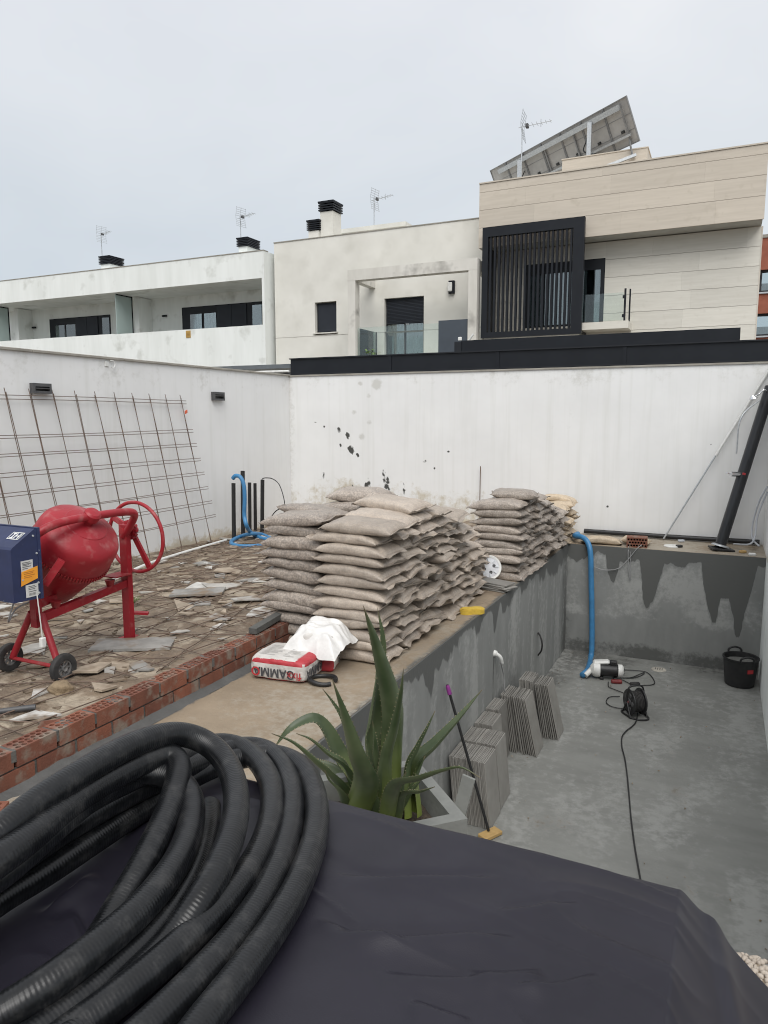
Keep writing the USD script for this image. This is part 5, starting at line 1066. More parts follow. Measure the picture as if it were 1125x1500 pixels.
idx = np.arange(G * G).reshape(G, G); q = np.stack([idx[:-1, :-1], idx[1:, :-1], idx[1:, 1:], idx[:-1, 1:]], -1).reshape(-1, 4)
part('sheet', (np.stack([X, Y, Z], -1).reshape(-1, 3), q), liner, lt, smooth=True)
# black ring
rg = thing('plastic_ring', 'black plastic grip ring lying on the deck beside the printed sack', 'ring', (-2.52, 4.33, 0))
part('ring', tube([[-2.535 + .10 * math.cos(a), 4.335 + .085 * math.sin(a), .02 + .006 * math.sin(a * 2)] for a in np.linspace(.2, 5.8, 34)], .0165, 10), black_plastic, rg, smooth=40)
part('foot', bx(-2.575, -2.545, 4.25, 4.275, .0, .02, .004), black_plastic, rg)

# ------------------------------------------------------------------ things on the deck by the pool's edge
p = onz(702, 897, 0); sg = thing('sponge', 'yellow tile sponge on the deck edge beside the big right stack', 'sponge', (-2.13, 6.55, 0))
ol = []
for a in np.linspace(0, 2 * PI, 40, endpoint=False):
    r = 1 - .16 * math.cos(2 * a) ** 6 * (abs(math.cos(a)) < .5) - .18 * math.exp(-((abs(math.sin(a)) - 1) ** 2) / .02); ol.append((.125 * math.cos(a) * r, .075 * math.sin(a) * r))
top = np.array(ol) * .9; m = trimesh.convex.convex_hull(np.vstack([np.column_stack([np.array(ol), np.full(40, 0.0)]), np.column_stack([np.array(ol), np.full(40, .04)]), np.column_stack([top, np.full(40, .052)])]))
m = cat_([extr(Polygon(ol), .046), extr(Polygon(top), .054)]); m.apply_transform(basis([.8, .6, 0], [-.6, .8, 0], [0, 0, 1], [-2.14, 6.56, .0])); part('foam', m, yellow, sg)
for k in range(5):
    z = .006 + k * .016; tt = thing('deck_tile', ['grey', 'brown', 'pale', 'grey-brown', 'light grey'][k] + ' tile in the little pile beside the far stack, ' + ('at the bottom' if k == 0 else 'on top' if k == 4 else f'{ordinal(k + 1)} from the bottom'), 'tile', (-2.28, 7.62, z), 0, 'little pile of tiles on the deck')
    part('tile', obox([-2.27 + .03 * rng.normal(), 7.66 + .03 * rng.normal(), z + .004], [.42, .22, .011], euler(0, .01 * rng.normal(), -.25 + .12 * rng.normal()), .001), tile_mats[k % 3], tt)
# round white fitting leaning on the far stack
dc = thing('light_fitting', 'round white pool lamp housing with cut-outs leaning on the far stack', 'lamp housing', (-2.38, 7.98, .0))
ax = np.array([.42, -.86, .30]); ax /= np.linalg.norm(ax); ctr = np.array([-2.40, 7.96, .165])
hol = [Point(.06 * math.cos(a), .06 * math.sin(a)).buffer(.02).exterior.coords[:] for a in np.arange(4) * PI / 2 + .3]
xa_ = np.cross([0, 0, 1.0], ax); xa_ /= np.linalg.norm(xa_); ya_ = np.cross(ax, xa_)
part('face_plate', extr(Polygon(Point(0, 0).buffer(.118, 24).exterior.coords, hol), .008, basis(xa_, ya_, ax, ctr)), M('fitting_white', (.62, .63, .65), (.5, .5, .52), 9, .4), dc)
part('rim', lathe([(.115, -.01), (.14, -.01), (.145, .005), (.14, .016), (.118, .012), (.115, -.01)], 48, ax, ctr), white_plastic, dc, smooth=35)
for k in range(8): a = k * PI / 4 + .1; c = ctr + ax * .013 + xa_ * .088 * math.cos(a) + ya_ * .088 * math.sin(a); part('rib', flatbar(c - (xa_ * math.cos(a) + ya_ * math.sin(a)) * .02, c + (xa_ * math.cos(a) + ya_ * math.sin(a)) * .02, .012, .01, ax), steel, dc)
part('back_shell', lathe([(0, -.05), (.09, -.05), (.112, -.002), (0, -.002)], 30, ax, ctr), grey_plastic, dc, smooth=35)
rd = thing('steel_rod', 'thin vertical steel rod standing at the back wall between the stacks', 'rod', (-3.79, 11.93, 0)); part('rod', tube([[-3.78, 11.93, -.05], [-3.79, 11.94, .5], [-3.79, 11.95, 1.06]], .008, 6), rust_steel, rd)

# ------------------------------------------------------------------ standing black pipes, blue hose and cables in the far left corner
for k, (px, pt, pb, r, lab_) in enumerate(((342, 708, 789, .034, 'first black pipe from the left, left of the blue hose'), (355.5, 690, 784, .036, 'tallest black pipe standing up, behind the blue hose'), (365.5, 707, 776, .03, 'black pipe just right of the blue hose'), (373.5, 708, 775, .03, 'slightly leaning black pipe, second from the right of the row'), (384.5, 703, 778, .034, 'rightmost black pipe, a thin cable leaves its top'))):
    b_ = onz(px + (.5 if k != 4 else -1), pb, -.08); tp = ony(px, pt, b_[1])
    t = thing('standing_pipe', lab_ + ', by the left wall', 'pipe', b_, 0, 'black pipes standing in the far left corner')
    part('pipe', tube([b_ - [0, 0, .15], tp], r, 14, caps=False), black_plastic, t, smooth=True); part('pipe_bore', lathe([(0, -.012), (r * .82, -.012), (r * .84, .0), (r, 0.001)], 14, tp - b_, tp), rubber, t)
b4 = onz(383, 779, -.08); t4 = ony(384.5, 703, b4[1])
cb = thing('cable', 'thin black cable arching out of the rightmost standing pipe', 'cable', b4)
part('cable', tube(catmull([t4 - [0, 0, .1], t4 + [.0, 0, .02], ony(398, 701, b4[1]), ony(409, 710, b4[1]), ony(416, 731, b4[1]), ony(417.5, 748, b4[1])], 8), .008, 6), black_plastic, cb, smooth=True)
part('cable_end', tube([ony(417.5, 744, b4[1]), ony(417.5, 757, b4[1])], .022, 8), rubber, cb)
for k, pts in enumerate(([(387, 762), (400, 764), (412, 770), (425, 782)], [(388, 775), (402, 770), (416, 776), (430, 770)], [(393, 764), (405, 748), (420, 745), (436, 754)])):
    cc = thing('cable', ['thick black cable running from the pipes towards the left stack', 'black cable lying on the mud by the rightmost pipe', 'thin looped cable behind the left stack in the corner'][k], 'cable', (-6.8, 10.2, 0))
    part('cable', tube(catmull([ony(px, py, 10.3 + .1 * k) for px, py in pts], 8), (.02, .016, .009)[k], 8), black_plastic, cc, smooth=True)
bh = thing('blue_hose', 'blue hose looped on the mud and hung over a black pipe in the corner', 'hose', (-6.7, 9.2, -.08))
yh = 9.25
def hz(px, py, z=-.06): return onz(px, py, z)
pts = [ony(341, 701, yh), ony(345, 697, yh), ony(352, 699, yh), ony(357, 710, yh), ony(358.5, 730, yh), ony(358, 755, yh), ony(362, 772, yh), hz(369, 781, -.0), hz(382, 788), hz(400, 791), hz(414, 793), hz(418, 797), hz(398, 797), hz(372, 800), hz(352, 800), hz(340, 797), hz(340, 792), hz(352, 786), hz(368, 782, .03), hz(384, 783), hz(402, 792), hz(416, 800), hz(428, 806)]
part('hose', tube(catmull(pts, 10), .032, 12), blue_hose, bh, smooth=True)

# ------------------------------------------------------------------ the pool's contents
pid = [0]
def tile_stack(y0, x0, n, H_, wid, lean, words, group, gap=.0112, fan=0.0, mats=tile_mats, jit=.003):
    """n tiles on edge leaning on the left pool wall; x grows away from the wall."""
    for k in range(n):
        xb = x0 + k * gap; ln = lean + fan * k
        hh = H_ * (1 + rng.normal(0, .004)); yy = y0 + rng.normal(0, jit)
        m = bx(-.0048, .0048, 0, wid, 0, hh, .0012); m.apply_transform(euler(0, -ln, rng.normal(0, .004 + .02 * (fan > 0)))); m.apply_translation([xb, yy, FLOOR + .004 + .0048 * math.sin(abs(ln))])
        w = 'outermost tile' if k == n - 1 else 'tile against the wall' if k == 0 else f'tile {ordinal(n - k)} from the outside'
        t = thing('porcelain_tile', f'{w} in {words}', 'tile', (xb, yy, FLOOR), 0, group)
        part('slab', m, mats[int(rng.choice(3, p=[.5, .25, .25]))], t)
tile_stack(5.66, -1.975, 26, .60, .315, .10, 'the nearest tile stack in the pool', 'nearest tile stack in the pool', .0128)
tile_stack(6.02, -1.985, 26, .60, .315, .10, 'the second tile stack from the front', 'second tile stack in the pool', .0128)
tile_stack(6.42, -2.0, 15, .60, .315, .08, 'the third tile stack from the front', 'third tile stack in the pool', .0120)
tile_stack(6.80, -2.02, 12, .60, .315, .07, 'the fourth, thin tile stack', 'fourth tile stack in the pool', .0120)
tile_stack(7.18, -1.93, 16, .62, .31, .13, 'the fanned tile row in the middle', 'fanned row of tiles in the pool', .0215, .006, jit=.012)
tile_stack(7.75, -1.90, 14, .6, .3, .10, 'the farthest tile row, behind the fanned one', 'farthest row of tiles in the pool', .014, .004, jit=.012)
tile_stack(7.66, -1.66, 9, .62, .3, .16, 'the splayed tile row at the right', 'splayed row of tiles in the pool', .022, .008, jit=.012)
# brush with purple grip
mo = thing('floor_brush', 'black pole with a purple grip and a pale head, leaning on the pool wall', 'brush', (-1.64, 5.58, FLOOR))
ta, tb = np.array([-2.035, 5.42, -.30]), np.array([-1.64, 5.575, FLOOR + .05]); ta = onx(655, 1003, -2.03)
dv = (ta - tb) / np.linalg.norm(ta - tb)
part('pole', tube([tb, ta], .0125, 10), black_plastic, mo, smooth=40); part('grip', tube([ta - dv * .085, ta - dv * .02, ta], [.02, .018, .012], 10), purple, mo, smooth=40)
part('head', obox(tb + [.015, -.0, -.028], [.10, .20, .035], euler(0, 0, -.5), .006), wood, mo)
# blue hose into the pump
h2 = thing('blue_hose', 'blue hose hanging from the back ledge to the pump on the pool floor', 'hose', (-1.7, 10.9, 0))
yy = 10.86
pts = [[-2.0, 11.35, .09], ony(842, 785, 11.1), ony(853, 787, 10.98), ony(861, 795, 10.9), ony(865, 812, 10.84), ony(866, 850, 10.84), ony(867, 900, 10.82), ony(867, 945, 10.78), ony(865, 966, 10.65), onz(861, 981, FLOOR + .07), onz(853, 989, FLOOR + .05)]
part('hose', tube(catmull(pts, 10), .04, 14), blue_hose, h2, smooth=True)
hd_ = pts[-1]
pu = thing('water_pump', 'black and white electric pump on the pool floor at the end of the blue hose', 'pump', (-1.2, 9.9, FLOOR))
pc = onz(890, 996, FLOOR); dx = np.array([.96, .22, 0]); dx /= np.linalg.norm(dx); c0 = pc + [0, .06, .12]
part('motor', lathe([(0, -.12), (.075, -.12), (.085, -.10), (.085, .10), (.075, .12), (0, .12)], 28, dx, c0), black_plastic, pu, smooth=30)
part('pump_head', lathe([(0, -.24), (.05, -.24), (.095, -.2), (.105, -.15), (.1, -.115), (0, -.115)], 28, dx, c0), white_plastic, pu, smooth=30)
part('fan_cover', lathe([(0, .195), (.06, .195), (.085, .175), (.088, .121), (0, .121)], 28, dx, c0), white_plastic, pu, smooth=30)
part('top_cover', obox(c0 + [-.10, .0, .10], [.22, .12, .05], euler(0, -.1, .22), .02), white_plastic, pu)
part('switch_box', obox(c0 + dx * .06 + [0, 0, .105], [.09, .08, .06], euler(0, 0, .22), .008), black_plastic, pu)
part('outlet', bar(c0 + dx * -.22, pts[-1] + [.04, .0, .0], .035, 14), white_plastic, pu, smooth=40)
for s_ in (-.09, .09): part('foot', obox(c0 + dx * s_ + [0, 0, -.103], [.05, .16, .03], euler(0, 0, .22), .004), black_plastic, pu)
for k in range(9): a = k * 2 * PI / 9; part('vent', obox(c0 + dx * .198 + np.array([-dx[1], dx[0], 0]) * .045 * math.cos(a) + np.array([0, 0, .045 * math.sin(a)]), [.006, .014, .014], euler(0, 0, .22)), black_plastic, pu)
def floor_cable(label, pts, r=.006, mat=black_plastic, name='cable'):
    P = catmull([onz(px, py, FLOOR + .014) for px, py in pts], 10); t = thing(name, label, 'cable', P[len(P) // 2]); part('cable', tube(P, r, 6), mat, t, smooth=True); return t
floor_cable('black cable looping over the pool floor to the right of the pump', [(911, 981), (930, 982), (945, 984), (953, 989), (959, 999), (955, 1003), (942, 1004), (929, 1004)])
floor_cable('short black cable between the pump and the plug', [(912, 996), (924, 1002), (931, 1005)])
floor_cable('second black loop of cable right of the pump', [(912, 993), (926, 992), (938, 987), (944, 985), (940, 989), (928, 993), (914, 993)])
pg_ = thing('plug', 'dark red plug on the pool floor right in front of the pump', 'plug', onz(903, 1002, FLOOR)); part('body', obox(onz(903, 1001, FLOOR) + [0, 0, .025], [.14, .06, .045], euler(0, 0, .3), .01), reel_red, pg_)
pk = thing('plug', 'black cable coupling on the pool floor above the reel', 'plug', onz(929, 1005, FLOOR)); part('body', obox(onz(930, 1004.5, FLOOR) + [0, 0, .025], [.13, .05, .045], euler(0, 0, .5), .01), rubber, pk)
floor_cable('black cable from the pump round the left of the reel', [(891, 999), (892, 1006), (903, 1011), (915, 1016), (921, 1022)])
floor_cable('black loop of cable on the floor left of the reel', [(908, 1020), (893, 1021), (888, 1028), (894, 1034), (905, 1037), (913, 1038)])
floor_cable('long black cable snaking over the pool floor from the reel towards the camera', [(934, 1044), (932, 1056), (927, 1063), (917, 1071), (911, 1080), (911, 1094), (915, 1110), (918, 1130), (921, 1160), (924, 1195), (929, 1235), (934, 1265), (940, 1298), (946, 1330), (950, 1360)], .0075)
# cable reel
re = thing('cable_reel', 'black extension cable reel standing on the pool floor in front of the pump', 'cable reel', onz(930, 1052, FLOOR))
rc = onz(928, 1050, FLOOR) + [0, .06, .17]; ra_ = np.array([.83, .56, 0]); ra_ /= np.linalg.norm(ra_)
for s_, rr in ((-.065, .15), (.075, .155)):
    part('flange', lathe([(.04, s_ - .008), (rr, s_ - .008), (rr + .004, s_), (rr, s_ + .008), (.04, s_ + .008), (.04, s_ - .008)], 40, ra_, rc), black_plastic, re, smooth=30)
g = []
for k in range(7): o = rc + ra_ * (-.05 + k * .018); g.append(lathe([(.118 + .008 * math.cos(a), .008 * math.sin(a)) for a in np.linspace(0, 2 * PI, 9)], 36, ra_, o))
part('wound_cable', cat_(g), rubber, re, smooth=True, kind=None)
part('hub', lathe([(0, -.09), (.045, -.085), (.05, -.06), (.05, .08), (0, .08)], 20, ra_, rc), grey_plastic, re, smooth=30)
part('hub_cap', lathe([(0, -.1), (.015, -.098), (.018, -.088), (0, -.088)], 14, ra_, rc), reel_red, re)
for k in range(5): a = k * 2 * PI / 5; yb_ = np.cross(ra_, [0, 0, 1.0]); o = rc - ra_ * .075 + yb_ * .085 * math.cos(a) + np.array([0, 0, .085 * math.sin(a)]); part('socket', lathe([(0, -.006), (.026, -.006), (.03, 0), (0, 0)], 16, ra_, o), grey_plastic, re)
yb_ = np.cross([0, 0, 1.0], ra_); ft = rc.copy(); ft[2] = FLOOR + .012
part('stand', tube(catmull([ft + ra_ * -.10 - yb_ * .1, ft + ra_ * -.10 + yb_ * .12, ft + ra_ * .11 + yb_ * .12, ft + ra_ * .11 - yb_ * .14, ft + ra_ * -.0 - yb_ * .18, ft + ra_ * -.10 - yb_ * .1], 6), .011, 8), black_plastic, re, smooth=True)
for s_ in (-.1, .11): part('stand_leg', cat_([bar(ft + ra_ * s_ + yb_ * .1, rc + ra_ * s_, .01), bar(ft + ra_ * s_ - yb_ * .1, rc + ra_ * s_, .01)]), black_plastic, re)
part('carry_handle', tube(catmull([rc + ra_ * -.1, rc + ra_ * -.1 + [0, 0, .12], rc + ra_ * -.06 + [0, 0, .19], rc + ra_ * .07 + [0, 0, .19], rc + ra_ * .11 + [0, 0, .12], rc + ra_ * .11], 6), .011, 8), black_plastic, re, smooth=True)
# rubber tub
tbp = np.array([.355, 10.42, FLOOR]); tu = thing('rubber_tub', 'black rubber builder tub half full of cloudy water in the far right corner', 'bucket', tbp)
part('tub_body', lathe([(0, .0), (.17, .0), (.182, .015), (.215, .36), (.228, .37), (.226, .385), (.206, .38), (.2, .34), (.175, .03), (0, .025)], 44, None, tbp), black_plastic, tu, smooth=35)
part('water', lathe([(0, .315), (.197, .315)], 40, None, tbp), water_m, tu, smooth=True)
for s_, a in ((1, 1.9), (-1, 1.9 + PI)):
    d = np.array([math.cos(a), math.sin(a), 0]); e = np.array([-d[1], d[0], 0]); c = tbp + d * .215 + [0, 0, .37]
    part('handle', tube(catmull([c - e * .085, c - e * .075 + [0, 0, .05] + d * .01, c + [0, 0, .075] + d * .015, c + e * .075 + [0, 0, .05] + d * .01, c + e * .085], 6), .014, 8), black_plastic, tu, smooth=True)
q_ = np.array([.55, -.83, 0]); q_ /= np.linalg.norm(q_); e = np.array([-q_[1], q_[0], 0])
part('red_label', obox(tbp + q_ * .2085 + [0, 0, .24], [.08, .006, .05], basis(e, q_, [0, 0, 1], [0, 0, 0])), ink_red, tu)
dn = onz(965, 981, FLOOR); dr_ = thing('floor_drain', 'round off-white drain cover in the pool floor near the back wall', 'drain', dn)
part('cover', lathe([(0, .012), (.085, .012), (.1, .004), (.1, -.002)], 36, None, dn), M('drain_cover', (.48, .45, .39), (.33, .31, .27), 14, .7), dr_, smooth=30)
for k in range(4): part('slot', obox(dn + [-.045 + .03 * k, 0, .0125], [.008, .08, .003]), black_plastic, dr_)
lf = onx(724, 957, POOL_L); wl_ = thing('wall_cable_outlet', 'white cable outlet with a dangling lead on the left pool wall', 'cable outlet', lf)
part('collar', lathe([(0, .03), (.028, .03), (.035, .0), (.03, -.004)], 18, [1, 0, 0], lf), white_plastic, wl_, smooth=35)
part('gland', tube(catmull([lf + [.02, 0, 0], lf + [.06, .02, -.04], lf + [.07, .06, -.12]], 5), .02, 10), white_plastic, wl_, smooth=True)
part('lead', tube(catmull([lf + [.07, .06, -.12], onx(734, 972, POOL_L + .07), onx(738, 990, POOL_L + .06), onx(739, 1010, POOL_L + .07), onx(741, 1030, POOL_L + .06), onx(742, 1060, POOL_L + .08)], 6), .006, 6), cable_grey, wl_, smooth=True)
ch = thing('cable_end', 'bent dark cable end sticking out of the left pool wall', 'cable', onx(790, 940, POOL_L))
part('cable', tube(catmull([onx(787, 926, POOL_L - .02), onx(791, 931, POOL_L + .05), onx(794, 942, POOL_L + .09), onx(793, 953, POOL_L + .06), onx(788, 960, POOL_L + .0)], 6), .011, 7), rubber, ch, smooth=True)

# ------------------------------------------------------------------ things on the back ledge
hb2 = thing('hollow_brick', 'red hollow block with rows of cells facing the pool, on the back ledge', 'brick', (-1.05, 11.05, 0))
cells = []
for r_ in range(3):
    for k in range(7 - (r_ % 2)):
        cx = -.118 + .0395 * k + (.02 if r_ % 2 else 0); cells.append(Point(cx, .03 + .044 * r_).buffer(.0155, 3).exterior.coords[:])
m = extr(Polygon([(-.145, 0), (.145, 0), (.145, .148), (-.145, .148)], cells), .22, basis([1, 0, 0], [0, 0, 1], [0, -1, 0], [0, .22, 0]))
m = cat_([m, bx(-.144, .144, .20, .2195, .002, .146)]); R_ = euler(0, 0, .10); R_[:3, 3] = [-1.08, 10.975, .003]; m.apply_transform(R_); part('block', m, brick_mats[1], hb2)
pl_ = thing('white_lid', 'white round plastic lid lying on the back ledge', 'lid', onz(983, 791, 0) * [1, 0, 1] + [0.05, 11.35, 0])
c = np.array([-.62, 11.32, .004]); part('lid', lathe([(0, .016), (.1, .016), (.115, .01), (.118, 0), (.1, 0)], 40, None, c), white_plastic, pl_, smooth=30)
bp = thing('drain_pipe', 'long black pipe lying along the foot of the back wall', 'pipe', (-.7, 11.93, .05)); part('pipe', tube([[-2.0, 11.93, .055], [-.7, 11.935, .05], [.55, 11.94, .055]], .036, 14), black_plastic, bp, smooth=40)
sh = thing('solar_shower', 'tall dark solar shower column tilted against the back wall', 'shower', (0, 11.3, 0))
sb, stp = np.array([.02, 11.33, .04]), np.array([.545, 11.72, 2.33]); dd = (stp - sb) / np.linalg.norm(stp - sb)
part('column', lathe([(0, 0), (.072, 0), (.076, .01), (.076, np.linalg.norm(stp - sb) - .01), (.07, np.linalg.norm(stp - sb)), (0, np.linalg.norm(stp - sb))], 28, dd, sb), M('shower_black', (.012, .013, .015), (.016, .017, .02), 3, .3), sh, smooth=30)
part('base_plate', obox([.04, 11.30, .022], [.3, .26, .03], euler(0, .08, .3), .006), black_plastic, sh); part('base_flange', lathe([(.09, 0), (.125, 0), (.12, .02), (.09, .03)], 24, dd, sb + dd * .01), steel, sh, smooth=30)
hp = ony(1080, 695, 11.40); part('mixer_valve', bar(hp + [.02, .05, 0], hp + [-.09, -.09, .01], .035, 16), chrome, sh, smooth=40); part('valve_lever', flatbar(hp + [-.09, -.09, .01], hp + [-.14, -.16, .03], .02, .012), chrome, sh)
part('red_mark', obox(hp + [.085, -.055, .015], [.04, .02, .03], euler(0, .2, .3)), ink_red, sh)
sh0 = ony(1120, 573, 11.6); part('shower_arm', tube(catmull([stp - dd * .12, sh0 + [-.0, -.03, .02], ony(1112, 577, 11.55), ony(1107, 580, 11.5)], 6), .012, 8), chrome, sh, smooth=True)
part('shower_head', lathe([(0, .03), (.02, .03), (.055, -.01), (.055, -.02), (0, -.02)], 20, [-.3, -.3, .9], ony(1103, 582, 11.5)), chrome, sh, smooth=35)
part('hand_hose', tube(catmull([hp + [-.03, -.1, .3], hp + [0, -.1, .8], sh0 + [-.05, -.05, -.12]], 6), .01, 6), steel, sh, smooth=True)
po = thing('telescopic_pole', 'thin white telescopic pole leaning across the back wall beside the shower', 'pole', (-.78, 11.85, 0))
pa_, pb_ = np.array([-.775, 11.82, .03]), np.array([.535, 11.97, 2.60])
part('lower_tube', tube([pa_, pa_ + (pb_ - pa_) * .52], .013, 8), steel, po, smooth=40); part('upper_tube', tube([pa_ + (pb_ - pa_) * .52, pb_], .019, 8), white_plastic, po, smooth=40); part('lock_ring', tube([pa_ + (pb_ - pa_) * .505, pa_ + (pb_ - pa_) * .53], .024, 10), white_plastic, po, smooth=40)
ct = thing('clear_hose', 'translucent hose hanging down the right wall and coiled on the back ledge', 'hose', (.45, 11.7, 0))
for pts in ([(1124, 712, 11.6), (1112, 735, 11.6), (1103, 765, 11.6), (1102, 788, 11.5), (1112, 800, 11.3)], [(1124, 720, 11.6), (1110, 755, 11.55), (1106, 785, 11.4), (1098, 797, 11.25), (1075, 797, 11.6)]):
    part('tube', tube(catmull([ony(*q) * [1, 1, 1] for q in pts], 8), .013, 7), clear_tube, ct, smooth=True)
for k, (px, py, lab_, mt) in enumerate(((995, 800, 'black connector on the back ledge right of the white lid', black_plastic), (998, 792, 'small clear fitting on the ledge under the pipe', clear_tube), (1102, 812, 'white shard at the right end of the back ledge', white_plastic), (1088, 808, 'tan wooden chip near the right end of the ledge', wood))):
    c = onz(px, py, .02); c[1] = min(max(c[1], 11.0), 11.8); t = thing('fitting', lab_, 'fitting', c); part('body', obox(c, [.09, .06, .035], euler(0, 0, rng.uniform(0, 1)), .008), mt, t)
tw = thing('string', 'grey string hanging over the pool edge beside the hollow block', 'string', (-1.1, 10.9, -.2))
part('string', tube(catmull([ony(940, 798, 10.97), ony(932, 805, 10.92), ony(918, 822, 10.9), ony(905, 833, 10.9), ony(885, 835, 10.88), ony(870, 830, 10.82)], 8), .006, 6), cable_grey, tw, smooth=True)
part('loop', tube(catmull([ony(921, 800, 10.96), ony(920, 812, 10.91), ony(921, 835, 10.9), ony(923, 850, 10.9), ony(924, 835, 10.9), ony(923, 808, 10.91)], 6), .005, 5), cable_grey, tw, smooth=True)

# ------------------------------------------------------------------ planter with the agave
pt = thing('planter', 'square pale cement planter set corner-on behind the dark cover', 'planter', (-1.08, 2.27, 0))
PC = np.array([-1.08, 2.27]); Hh = .5
def sq(h, z): return np.array([[PC[0] + h, PC[1], z], [PC[0], PC[1] + h, z], [PC[0] - h, PC[1], z], [PC[0], PC[1] - h, z]])
rings = [sq(.25, 0), sq(.315, Hh - .07), sq(.335, Hh - .07), sq(.335, Hh), sq(.268, Hh), sq(.25, Hh - .3)]
V = np.vstack(rings); Fq = []
for r_ in range(len(rings) - 1):
    for k in range(4): Fq.append([r_ * 4 + k, r_ * 4 + (k + 1) % 4, (r_ + 1) * 4 + (k + 1) % 4, (r_ + 1) * 4 + k])
part('pot', (V, np.array(Fq)), planter_m, pt)
sm, s, t = sheet([PC[0] - .26, PC[1], Hh - .09], [.26, -.26, 0], [.26, .26, 0], 24, 24, 0, lambda s, t: .05 * (nz(s, t, 12, 3) - .5)); part('potting_soil', sm, soil, pt, smooth=True)
for k in range(7):
    x, y = PC + rng.uniform(-.14, .14, 2); m = trimesh.convex.convex_hull(rng.normal(0, .016, (9, 3))); m.apply_translation([x, y, Hh - .06]); part('soil_chip', m, rubble_m, pt)
slat = thing('tile_offcut', 'narrow grey offcut leaning behind the right corner of the planter', 'offcut', (-.87, 2.52, 0))
q1_ = ony(687, 1138, 2.46); q0_ = ony(671, 1198, 2.44); part('offcut', flatbar(q0_ + (q0_ - q1_) * (q0_[2] - .003) / (q1_[2] - q0_[2]), q1_, .05, .014, (0, 1, 0)), planter_m, slat)
ag = thing('agave_plant', 'large green agave with long pointed toothed leaves growing in the cement planter', 'plant', (-1.08, 2.27, .42))
def leaf(pts, w, curl=.35, twist=0.0, face=None, n=36, label=None):
    """A thick channelled blade along pts (world); w: widest width."""
    P = catmull(pts, 14); L_ = np.r_[0, np.cumsum(np.linalg.norm(np.diff(P, axis=0), axis=1))]; tt = np.linspace(0, 1, n); P = np.stack([np.interp(tt, L_ / L_[-1], P[:, k]) for k in range(3)], 1)
    T_ = np.gradient(P, axis=0); T_ /= np.linalg.norm(T_, axis=1, keepdims=True)
    ctr = np.array([PC[0], PC[1], P[0][2]]); out = (P[n // 2] - ctr); out[2] = 0; out /= np.linalg.norm(out) + 1e-9
    up = (np.array([0, 0, 1.0]) - out * .6) if face is None else np.array(face, float)      # towards the upper (inner) side
    prof = np.where(tt < .28, 1.12 - .12 * (tt / .28), 1 - (np.clip(tt - .28, 0, 1) / .72) ** 1.35); prof = np.maximum(prof, .015)
    V, st, m = [], [], 12
    for i in range(n):
        u_ = up - T_[i] * (up @ T_[i]); u_ /= np.linalg.norm(u_) + 1e-9; s_ = np.cross(T_[i], u_)
        if twist: a = twist * tt[i]; u_, s_ = u_ * math.cos(a) + s_ * math.sin(a), s_ * math.cos(a) - u_ * math.sin(a)
        W_ = w * .41 * prof[i]; th = w * .13 * prof[i] ** .8 * (1.5 - tt[i]); x = np.linspace(-1, 1, m)
        topz = curl * W_ * (x ** 2); botz = topz - th * np.sqrt(np.clip(1 - x ** 2, 0, 1)) - .002
        for xx, z in zip(x, topz): V.append(P[i] + s_ * W_ * xx + u_ * z)
        for xx, z in zip(x[::-1], botz[::-1]): V.append(P[i] + s_ * W_ * xx + u_ * z)
        g = max(0, 1 - tt[i] / .36) * .7; tip = max(0, (tt[i] - .93) / .07)
        st += [(g, tip, 0)] * (2 * m)
    k = 2 * m; Fq = []
    for i in range(n - 1):
        for j in range(k): Fq.append([i * k + j, i * k + (j + 1) % k, (i + 1) * k + (j + 1) % k, (i + 1) * k + j])
    lf_ = part('leaf', trimesh.Trimesh(np.array(V), np.vstack([np.array(Fq)[:, [0, 1, 2]], np.array(Fq)[:, [0, 2, 3]]]), process=False), leaf_m, ag, smooth=True, stain=np.array(st), label=label)
    V = np.array(V).reshape(n, k, 3); teeth = []
    for i in range(3, n - 4):
        for e, sgn in ((0, -1), (m - 1, 1)):
            o = V[i, e]; d = V[i, e] - V[i, m // 2]; d /= np.linalg.norm(d) + 1e-9; a_ = T_[i]
            tri = np.array([o - a_ * .0025 - d * .001, o + a_ * .0035 - d * .001, o + d * .0052 + a_ * .002, o - d * .001 + np.cross(a_, d) * .0016])
            teeth.append(trimesh.Trimesh(tri, [[0, 1, 2], [0, 2, 3], [1, 3, 2], [0, 3, 1]], process=False))
    part('edge_teeth', cat_(teeth), thorn_m, lf_, kind='stuff')
def at(px, py, y): return ony(px, py, y)
def core(dx, dy, z=.44): return np.array([PC[0] + dx, PC[1] + dy, z])
leaf([core(.03, .03), at(578, 1090, 2.30), at(577, 1040, 2.26), at(556, 960, 2.16), at(532, 887, 2.05)], .115, .5, label='tallest leaf of the plant')
leaf([core(.02, .08), at(562, 1090, 2.38), at(558, 1000, 2.42), at(561, 940, 2.42), at(553, 890, 2.42)], .085, .5)
leaf([core(.0, .02), at(547, 1110, 2.26), at(546, 1060, 2.28), at(552, 1000, 2.28), at(557, 965, 2.28)], .135, .45)
leaf([core(.03, -.02), at(566, 1120, 2.2), at(578, 1070, 2.16), at(587, 1020, 2.12), at(591, 979, 2.08)], .06, .6)
leaf([core(-.06, -.10), at(535, 1150, 2.08), at(522, 1110, 2.0), at(505, 1050, 1.95), at(487, 995, 1.92)], .115, .35, label='broad leaf leaning left in front')
leaf([core(-.05, .1), at(515, 1090, 2.38), at(500, 1050, 2.36), at(486, 1027, 2.34), at(473, 1009, 2.3)], .05, .5)
leaf([core(-.08, .08), at(500, 1110, 2.36), at(479, 1070, 2.36), at(462, 1053, 2.34), at(440, 1058, 2.3), at(420, 1072, 2.26), at(401, 1096, 2.24)], .1, .3, label='pale leaf bending over to the left')
